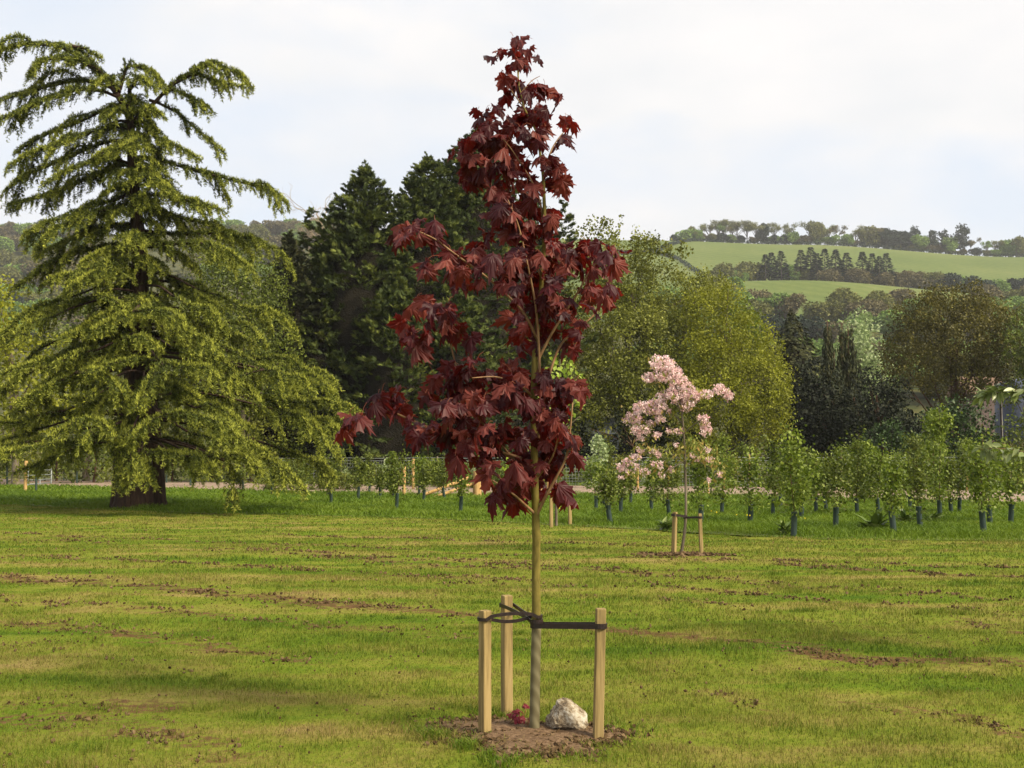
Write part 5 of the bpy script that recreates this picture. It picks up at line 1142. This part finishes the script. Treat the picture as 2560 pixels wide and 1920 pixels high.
# post and rail fence
fa, fb = P(1900, 1200, 72), P(2750, 1200, 66); fo = thing('rail_fence', (fa[0], fa[1], 0), 'dark post and rail fence in front of the black evergreens', 'fence')
for u in np.linspace(0, 1, 10):
    p = fa[:2] + (fb[:2] - fa[:2]) * u; mb = MB(); mb.box((*p, .35), (.12, .12, 1.9), .1); mb.build('post', M['darkrail'], fo)
for z in (.45, .85, 1.15):
    for q in range(9):
        a = fa[:2] + (fb[:2] - fa[:2]) * q / 9; c = fa[:2] + (fb[:2] - fa[:2]) * (q + 1) / 9; mid = (a + c) / 2; mb = MB(); mb.box((mid[0], mid[1] - .09, z - .25 + .02 * (q % 2)), (np.linalg.norm(c - a), .04, .10), atan2(c[1] - a[1], c[0] - a[0])); mb.build('rail', M['darkrail'], fo)
# metal gate behind the cedar
D = 54; g0 = P(70, 1200, D); g0[2] = 0; g1 = P(128, 1200, D + 4); g1[2] = 0
go = thing('metal_gate', g0, 'pale metal field gate half hidden under the cedar on the left', 'gate'); mb = MB()
for z in (.35, .55, .78, 1.02, 1.28): mb.tube([g0 + np.array((0, 0, z)), g1 + np.array((0, 0, z))], .028, 6)
mb.build('bars', M['gatem'], go); mb = MB()
for u in (0, .5, 1): p = g0 + (g1 - g0) * u; mb.tube([p + np.array((0, 0, .3)), p + np.array((0, 0, 1.32))], .03, 6)
mb.build('uprights', M['gatem'], go)

# ------------------------------------------------------------------ tank, walls, shed
M['tank'] = surfmat('tank_paint', [(.3, (.07, .085, .14)), (.7, (.11, .13, .20))], (.3, .3, 2), .5, .05, 1, spec=.4)
D = 100; tb = P(2560, 1200, D); tb[2] = 0; o = thing('storage_tank', tb, 'blue grey cylindrical tank at the right edge behind the trees', 'tank'); mb = MB(); zt = P(2560, 960, D)[2]; r_ = 62 / ppm(D)
mb.tube([tb, tb + np.array((0, 0, zt * .33)), tb + np.array((0, 0, zt * .34)), tb + np.array((0, 0, zt * .66)), tb + np.array((0, 0, zt * .67)), tb + np.array((0, 0, zt)), tb + np.array((0, 0, zt + .5))], [r_, r_, r_ * 1.02, r_ * 1.02, r_, r_, r_ * .1], 32); mb.build('shell', M['tank'], o)
mb = MB(); q = P(2508, 1200, D - 3); q[2] = 0; mb.tube([q, q + np.array((0, 0, zt * .9))], .13, 8); mb.build('pipe', M['rubber'], o)
mb = MB(); q = P(2517, 1200, D - 3); q[2] = 0; mb.tube([q, q + np.array((0, 0, zt * .45))], .09, 8); mb.build('pipe', M['rubber'], o)
m, t, b = newmat('old_brick'); tc = t.nodes.new('ShaderNodeTexCoord'); bk = t.nodes.new('ShaderNodeTexBrick'); mpp = t.nodes.new('ShaderNodeMapping'); mpp.inputs['Rotation'].default_value = (R(90), 0, 0); t.links.new(tc.outputs['Object'], mpp.inputs[0]); t.links.new(mpp.outputs[0], bk.inputs[0])
bk.inputs['Scale'].default_value = 2.2; bk.inputs[1].default_value = (.09, .06, .055, 1); bk.inputs[2].default_value = (.14, .095, .085, 1); bk.inputs[3].default_value = (.17, .14, .13, 1); t.links.new(bk.outputs[0], b.inputs['Base Color']); b.inputs['Roughness'].default_value = .9; M['brick'] = m
M['roof'] = surfmat('shed_sheet', [(.3, (.16, .18, .22)), (.7, (.26, .29, .34))], (1, 6, 1), .5, .2, 1)
D = 112; q = P(2480, 1200, D); o = thing('brick_building', (q[0], D, 0), 'purplish brick farm building beside the blue tank', 'building'); w_ = 100 / ppm(D); zt = P(2480, 985, D)[2]
mb = MB(); mb.box((q[0], D + 3, zt / 2), (w_, 6, zt)); mb.build('wall', M['brick'], o)
mb = MB(); V = [(q[0] - w_ / 2 - .2, D - .3, zt), (q[0] + w_ / 2 + .2, D - .3, zt), (q[0] + w_ / 2 + .2, D + 6.3, zt), (q[0] - w_ / 2 - .2, D + 6.3, zt), (q[0] - w_ / 2 - .2, D + 3, zt + 2), (q[0] + w_ / 2 + .2, D + 3, zt + 2)]
mb.add(V, [(0, 1, 5, 4), (2, 3, 4, 5)]); mb.add(V, [(0, 4, 3), (1, 2, 5)]); mb.build('roof', M['darkrail'], o)
D = 79; q = P(1512, 1200, D); o = thing('grey_shed', (q[0], D, 0), 'low blue grey shed half hidden under the olive tree', 'shed'); w_ = 70 / ppm(D); zt = P(1500, 1085, D)[2]
mb = MB(); mb.box((q[0], D + 1.5, zt / 2), (w_, 3, zt)); mb.build('wall', M['roof'], o)
mb = MB(); V = np.array([(q[0] - w_ / 2 - .2, D - .2, zt), (q[0] + w_ / 2 + .2, D - .2, zt), (q[0] + w_ / 2 + .2, D + 3.2, zt + 1.2), (q[0] - w_ / 2 - .2, D + 3.2, zt + 1.2)]); V2 = V + np.array((0, 0, .08)); mb.add(np.r_[V, V2], [(3, 2, 1, 0), (4, 5, 6, 7), (0, 1, 5, 4), (1, 2, 6, 5), (2, 3, 7, 6), (3, 0, 4, 7)]); mb.build('roof', M['roof'], o)

# ------------------------------------------------------------------ near cherry reaching in from the right edge
nb_ = np.array((4.75, 7.9, gz(4.75, 7.9)))
o = thing('near_cherry_tree', nb_, 'young tree whose two leafy branches reach in at the right edge', 'tree'); mb = MB(); mb.tube([nb_, nb_ + np.array((0, 0, 1.2)), nb_ + np.array((.02, 0, 2.6))], [.03, .024, .012], 8); mb.build('trunk', M['greybark'], o)
CL = np.array([(0, 0, 0), (.19, .25, .05), (.23, .5, .04), (.13, .8, -.02), (0, 1.05, -.1), (-.13, .8, -.02), (-.23, .5, .04), (-.19, .25, .05), (0, .5, -.04)]); CLF = [(0, 1, 8), (1, 2, 8), (2, 3, 8), (3, 4, 8), (4, 5, 8), (5, 6, 8), (6, 7, 8), (7, 0, 8)]
DN = 7.9
for pl, n in [([(2700, 1010), (2600, 985), (2540, 975), (2490, 972), (2458, 985)], 62), ([(2700, 1170), (2600, 1140), (2540, 1125), (2490, 1120), (2446, 1124)], 44), ([(2720, 900), (2680, 800), (2660, 700)], 40), ([(2720, 1080), (2640, 1060), (2590, 1045)], 20)]:
    q = smooth_path([nb_ + np.array((0, 0, P(2700, pl[0][1] + 60, DN)[2] - nb_[2]))] + [P(a, c, DN + .1 * k) for k, (a, c) in enumerate(pl)]); mb = MB(); mb.tube(q, np.linspace(.008, .002, len(q)), 5); mb.build('branch', M['mapletwig'], o)
    mb = MB(); u = .35 + .65 * rng.random(n) ** .7; i = u * (len(q) - 1); i0 = np.minimum(i.astype(int), len(q) - 2); p = q[i0] * (1 - (i - i0))[:, None] + q[i0 + 1] * (i - i0)[:, None]
    d = nrm(np.array((-.6, 0, -.35)) + rdir(n) * .75); sc = .07 + .04 * rng.random(n); mb.inst(CL, CLF, frames(d, rdir(n) * .6 + np.array((0, -.3, 1.0))), p + rng.normal(size=(n, 3)) * .014, sc, 0, smooth=False); mb.build('foliage', M['chnear'], o)

for k in range(12):
    a = k * 2.399; z0 = nb_[2] + 1.5 + .09 * k; L_ = .95 - .04 * k; e = nb_ + np.array((.25 + cos(a) * L_ * .8 if cos(a) < 0 else .1 + cos(a) * L_, sin(a) * L_, z0 - nb_[2] + .55 * L_)); q = smooth_path([nb_ + np.array((0, 0, z0 - nb_[2])), (nb_ + np.array((0, 0, z0 - nb_[2])) + e) / 2 + np.array((0, 0, .08)), e])
    mb = MB(); mb.tube(q, np.linspace(.008, .002, len(q)), 5); mb.build('branch', M['mapletwig'], o); n = 46; mb = MB(); u = .2 + .8 * rng.random(n); i_ = (u * (len(q) - 1)).astype(int)
    mb.inst(CL, CLF, frames(nrm(np.array((0, 0, -.35)) + rdir(n)), rdir(n) * .6 + np.array((0, -.2, 1.0))), q[i_] + rng.normal(size=(n, 3)) * .05, .07 + .04 * rng.random(n), 0); mb.build('foliage', M['chnear'], o)

# ------------------------------------------------------------------ far trees
def far_mesh(kind, seed, h, mname):
    r_ = np.random.default_rng(seed); mb = MB(); lm = [M['ftrunk'], M[mname]]
    if kind == 'round':
        mb.tube([(0, 0, 0), (0, 0, h * .5)], [h * .03, h * .02], 5)
        bl = [((0, 0, h * .58), (h * .36, h * .36, h * .38))] + [((r_.normal() * h * .2, r_.normal() * h * .2, h * r_.uniform(.35, .78)), (h * .2,) * 3) for _ in range(9)]
        blob_leaves(mb, bl, 900 / h ** 2, h * .062, h * .05, 6, 1, .5, .9, .1)
    elif kind == 'open':
        mb.tube([(0, 0, 0), (r_.normal() * .2, 0, h * .45), (0, 0, h * .8)], [h * .022, h * .018, h * .008], 5); bl = []
        for _ in range(8):
            e = np.array((r_.normal() * h * .2, r_.normal() * h * .2, h * r_.uniform(.6, .9))); mb.tube([(0, 0, h * r_.uniform(.2, .5)), e * .6 + np.array((0, 0, h * .18)), e], [h * .012, h * .008, h * .003], 4); bl.append((e, (h * .13, h * .13, h * .09)))
        blob_leaves(mb, bl, 1500 / h ** 2, h * .035, h * .05, 5, 1, .4, .9, .5)
    elif kind == 'fir':
        mb.tube([(0, 0, 0), (0, 0, h)], [h * .02, h * .003], 5)
        n = 520; u = r_.random(n) ** .8; a = r_.random(n) * 2 * pi; rr = h * .2 * (1 - u) * (.5 + .6 * r_.random(n)) * (1 + .3 * np.sin(u * 40)); p = np.c_[rr * np.cos(a), rr * np.sin(a), h * (.12 + .88 * u)]
        mb.inst(RH, RHF, frames(np.c_[np.cos(a), np.sin(a), np.full(n, -.15)], rdir(n) * .5 + np.array((0, 0, 1.0))), p, np.c_[np.full(n, h * .05), np.full(n, h * .10), np.full(n, h * .1)] * (1.2 - u[:, None] * .6), 1)
    elif kind == 'pine':
        mb.tube([(0, 0, 0), (0, 0, h * .9)], [h * .022, h * .008], 5)
        bl = [((r_.normal() * h * .07, r_.normal() * h * .07, h * z), (h * w_, h * w_, h * .07)) for z, w_ in [(.93, .09), (.84, .15), (.74, .17), (.63, .19), (.52, .17), (.42, .19), (.32, .15)]]
        blob_leaves(mb, bl, 1500 / h ** 2, h * .045, h * .03, 6, 1, .6, .8, .3)
    else:  # shrub
        bl = [((r_.normal() * h * .6, r_.normal() * h * .3, h * .45), (h * .5,) * 3) for _ in range(4)]; blob_leaves(mb, bl, 300 / h ** 2, h * .14, h * .1, 5, 1, .5, .9, .1)
    return mb.mesh('far_' + kind, lm)
FM = {}
def fm_(kind, mname, v):
    key = (kind, mname, v)
    if key not in FM: FM[key] = far_mesh(kind, hash(kind) % 97 + v if False else len(FM) + 3, 12.0, mname)
    return FM[key]
def far_tree(px, D, hpx, kind, mname, name, label, group, wide=1.0, sink=.0):
    x = (px - CX) / F * D; z = float(terrain(np.array([x]), np.array([D]))[0]); s = hpx / ppm(D) / 12.0
    o = bpy.data.objects.new(name, fm_(kind, mname, random.randint(0, 2))); COL.objects.link(o); o.location = (x, D, z - .3 - sink); o.scale = (s * wide, s * wide, s); o.rotation_euler = (0, 0, random.random() * 6.28)
    return tag(o, label, 'tree' if kind != 'shrub' else 'shrub', group)
GR = 'trees along the hilltop'
ridge = [(1725,30,'shrub','fgreen',1),(1688,14,'shrub','fdark',1),(1735,40,'round','folive',.8),(1780,58,'open','folive',1),(1800,60,'open','folive',1),(1815,56,'open','fgreen',1),(1838,58,'open','folive',1),(1850,56,'open','fbrown',1),(1875,60,'open','folive',1),(1900,60,'open','folive',1),(1915,55,'round','fdark',.6),(1946,58,'open','folive',.9),(1980,56,'open','folive',.9),(1992,34,'round','fgreen',1),(2035,62,'open','folive',1),(2052,60,'round','folive',.8),(2072,58,'open','fgreen',1),(2100,56,'open','fbrown',1),(2125,32,'round','fgreen',1.1),(2150,56,'open','folive',1),(2170,52,'open','folive',1),(2185,58,'round','folive',1),(2200,60,'open','fbrown',1),(2225,54,'round','fdark',1),(2250,52,'round','fdark',1.1),(2272,50,'round','fdark',.9),(2300,66,'pine','fdark',1),(2310,44,'round','fgreen',1.2),(2345,62,'pine','fdark',1),(2375,62,'pine','fdark',1),(2385,44,'round','fgreen',1),(2420,80,'pine','fdark',1.1),(2440,50,'open','fbrown',.8),(2480,42,'open','fgreen',1),(2500,44,'open','folive',1),(2535,46,'round','fgreen',1),(2560,50,'round','folive',1),(2600,52,'round','fgreen',1),(1640,9,'shrub','fdark',1),(1950,24,'round','fgreen',1.2),(1830,22,'round','fgreen',1.4),(1790,22,'round','folive',1.3)]
KN = {'open': 'open crowned leafy', 'round': 'rounded', 'fir': 'spiky conifer', 'pine': 'flat layered pine', 'shrub': 'low bushy'}; CN = {'folive': 'olive', 'fgreen': 'green', 'fbrown': 'brownish', 'fdark': 'dark'}
for k in range(30): ridge.append((1750 + k * 28 + random.uniform(-6, 6), random.uniform(17, 27), 'round', random.choice(['fgreen', 'folive', 'fbrown', 'fdark']), 1.35))
cnt = {}
for px, h, k_, m_, w_ in sorted(ridge):
    q = (k_, m_); cnt[q] = cnt.get(q, 0) + 1
    far_tree(px, 905, h, k_, m_, 'ridge_tree', f'{CN[m_]} {KN[k_]} tree on the hilltop skyline, {ordw(cnt[q])} such from the left', GR, w_ * 1.05)
GBt = 'trees in the belt across the hill field'
belt = [(1815,58,'round','folive',1.1),(1845,40,'round','fgreen',1.1),(1835,30,'round','fgreen',1),(1870,56,'round','folive',1.3),(1895,50,'round','folive',1.2),(1920,58,'fir','fdark',1.3),(1935,56,'fir','fdark',1.4),(1960,66,'fir','fdark',1.3),(1975,44,'round','fgreen',1.2),(2010,66,'fir','fdark',1.3),(2035,72,'fir','fdark',1.4),(2050,62,'fir','fdark',1.3),(2070,68,'fir','fdark',1.3),(2098,76,'fir','fdark',1.3),(2125,66,'fir','fdark',1.4),(2085,46,'round','fbrown',1.2),(2110,44,'round','folive',1.2),(2150,50,'round','fbrown',1.2),(2165,70,'fir','fdark',1.3),(2190,66,'fir','fdark',1.3),(2208,66,'fir','fdark',1.2),(2225,72,'fir','fdark',1.3),(2180,44,'round','folive',1.3),(2215,42,'round','fbrown',1.3),(2250,46,'round','fbrown',1.3),(2285,48,'round','fbrown',1.3),(2320,46,'round','folive',1.3),(2345,48,'round','fbrown',1.3),(2380,50,'round','fdark',1.3),(2410,46,'round','fgreen',1.2),(2440,48,'round','fdark',1.3),(2475,44,'round','fdark',1.3),(2505,46,'round','fgreen',1.3),(2540,44,'round','fdark',1.4),(2575,50,'round','fdark',1.3),(1990,40,'round','fbrown',1.2),(2020,36,'round','folive',1.2)]
cnt = {}
for px, h, k_, m_, w_ in sorted(belt):
    q = (k_, m_); cnt[q] = cnt.get(q, 0) + 1
    far_tree(px, 612 + random.uniform(-8, 12), (h + 26 if k_ == 'fir' else h + 6), k_, m_, 'belt_tree', f'{CN[m_]} {KN[k_]} tree in the belt between two hill fields, {ordw(cnt[q])} such from the left', GBt, w_)
rs_ = np.random.default_rng(33); cnt = {}; wood_ = []
for row, (D, py0) in enumerate([(500, 0), (447, 0), (425, 0), (385, 0), (345, 0), (305, 0), (265, 0)]):
    for px in np.arange(1560 if row < 2 else 1700, 2660, 2750 * 10.5 / D * 1.0):
        x = px + rs_.uniform(-20, 20)
        if row == 0 and 2060 < x < 2340 and rs_.random() < .6: continue
        if row == 0 and x < 1780: continue
        if row < 1 and 1850 < x < 2430: continue
        if row == 1 and 1860 < x < 2400 and rs_.random() < .2: continue
        wood_.append((x, D + rs_.uniform(-14, 14), rs_.uniform(9.5, 13.5), rs_.choice(['fgreen', 'folive', 'fbrown', 'fdark'], p=[.38, .36, .18, .08])))
for px, D, h, m_ in sorted(wood_):
    cnt[m_] = cnt.get(m_, 0) + 1
    wd = {'fgreen': 'green', 'folive': 'olive', 'fbrown': 'brownish half bare', 'fdark': 'dark'}[m_]
    o = far_tree(px, D, h * ppm(D), 'round', m_, 'woodland_tree', f'{wd} rounded treetop in the wood below the hill fields', 'trees of the wood below the hill fields', 1.25)
n_ = 0
for row, D in enumerate([420, 470, 530, 590, 660, 730, 800, 870, 930]):
    for px in np.arange(-60, 240, 2750 * 13 / D): wood_.append(0); far_tree(px + rs_.uniform(-14, 14), D + rs_.uniform(-20, 20), rs_.uniform(11, 16) * ppm(D), 'round', (mm := str(rs_.choice(['fgreen', 'folive', 'fbrown', 'fdark'], p=[.3, .3, .3, .1]))), 'hillside_tree', f'{CN[mm]} rounded tree on the wooded hillside at the far left', 'trees on the far left hillside', 1.3)
    if D > 600:
        for px in np.arange(470, 900, 2750 * 13 / D): far_tree(px + rs_.uniform(-14, 14), D + rs_.uniform(-20, 20), rs_.uniform(11, 15) * ppm(D), 'round', (mm := str(rs_.choice(['fgreen', 'folive', 'fbrown'], p=[.35, .35, .3]))), 'hillside_tree', f'{CN[mm]} rounded tree on the wooded skyline between cedar and conifers', 'trees on the skyline behind the conifers', 1.3)
# hedgerows on the fields: one clipped hedge per line
def hedge(pl, h, label, w_=2.0):
    mb = MB(); pts = []
    for (a, D1), (c, D2) in zip(pl[:-1], pl[1:]):
        for u in np.linspace(0, 1, 30)[:-1]:
            D = D1 + (D2 - D1) * u; px = a + (c - a) * u; x = (px - CX) / F * D; pts.append((x, D, float(terrain(np.array([x]), np.array([D]))[0]) + h * .5))
    pts = np.array(pts); k = 40; n = len(pts) * k; p = np.repeat(pts, k, 0); sp = np.linalg.norm(pts[1] - pts[0]); p = p + np.c_[rng.uniform(-sp, sp, n), rng.normal(size=n) * w_ * .4, rng.uniform(-.5, .6, n) * h]
    mb.inst(RH, RHF, frames(rdir(n), rdir(n)), p, .9, 0); o = mb.build('hedge', M['fdark'], origin=pts[0]); return tag(o, label, 'hedge', 'hedges on the hill fields')
hedge([(1740, 893), (2000, 893), (2300, 893), (2700, 893)], 2.2, 'long dark hedge below the hilltop trees')
hedge([(1620, 800), (1700, 760), (1800, 640)], 2.0, 'short dark hedge slanting down the field to the tree belt')
hedge([(1745, 890), (1680, 830), (1640, 790)], 1.8, 'thin hedge running down left from the hilltop corner')
hedge([(1420, 770), (1560, 780), (1640, 795)], 1.8, 'thin hedge crossing the hillside behind the olive tree')

# ------------------------------------------------------------------ haze
hm = bpy.data.materials.new('haze_air'); hm.use_nodes = True; t = hm.node_tree; t.nodes.clear()
o_ = t.nodes.new('ShaderNodeOutputMaterial'); pv = t.nodes.new('ShaderNodeVolumePrincipled'); pv.inputs['Color'].default_value = (.93, .95, 1, 1); pv.inputs['Density'].default_value = .00014; pv.inputs['Anisotropy'].default_value = .1
t.links.new(pv.outputs[0], o_.inputs['Volume'])
mb = MB(); mb.box((0, 1420, 118), (3900, 3000, 244)); ho = mb.build('haze', hm); tag(ho, kind='stuff')

for o in bpy.data.objects:
    if '_o' in o.keys(): del o['_o']
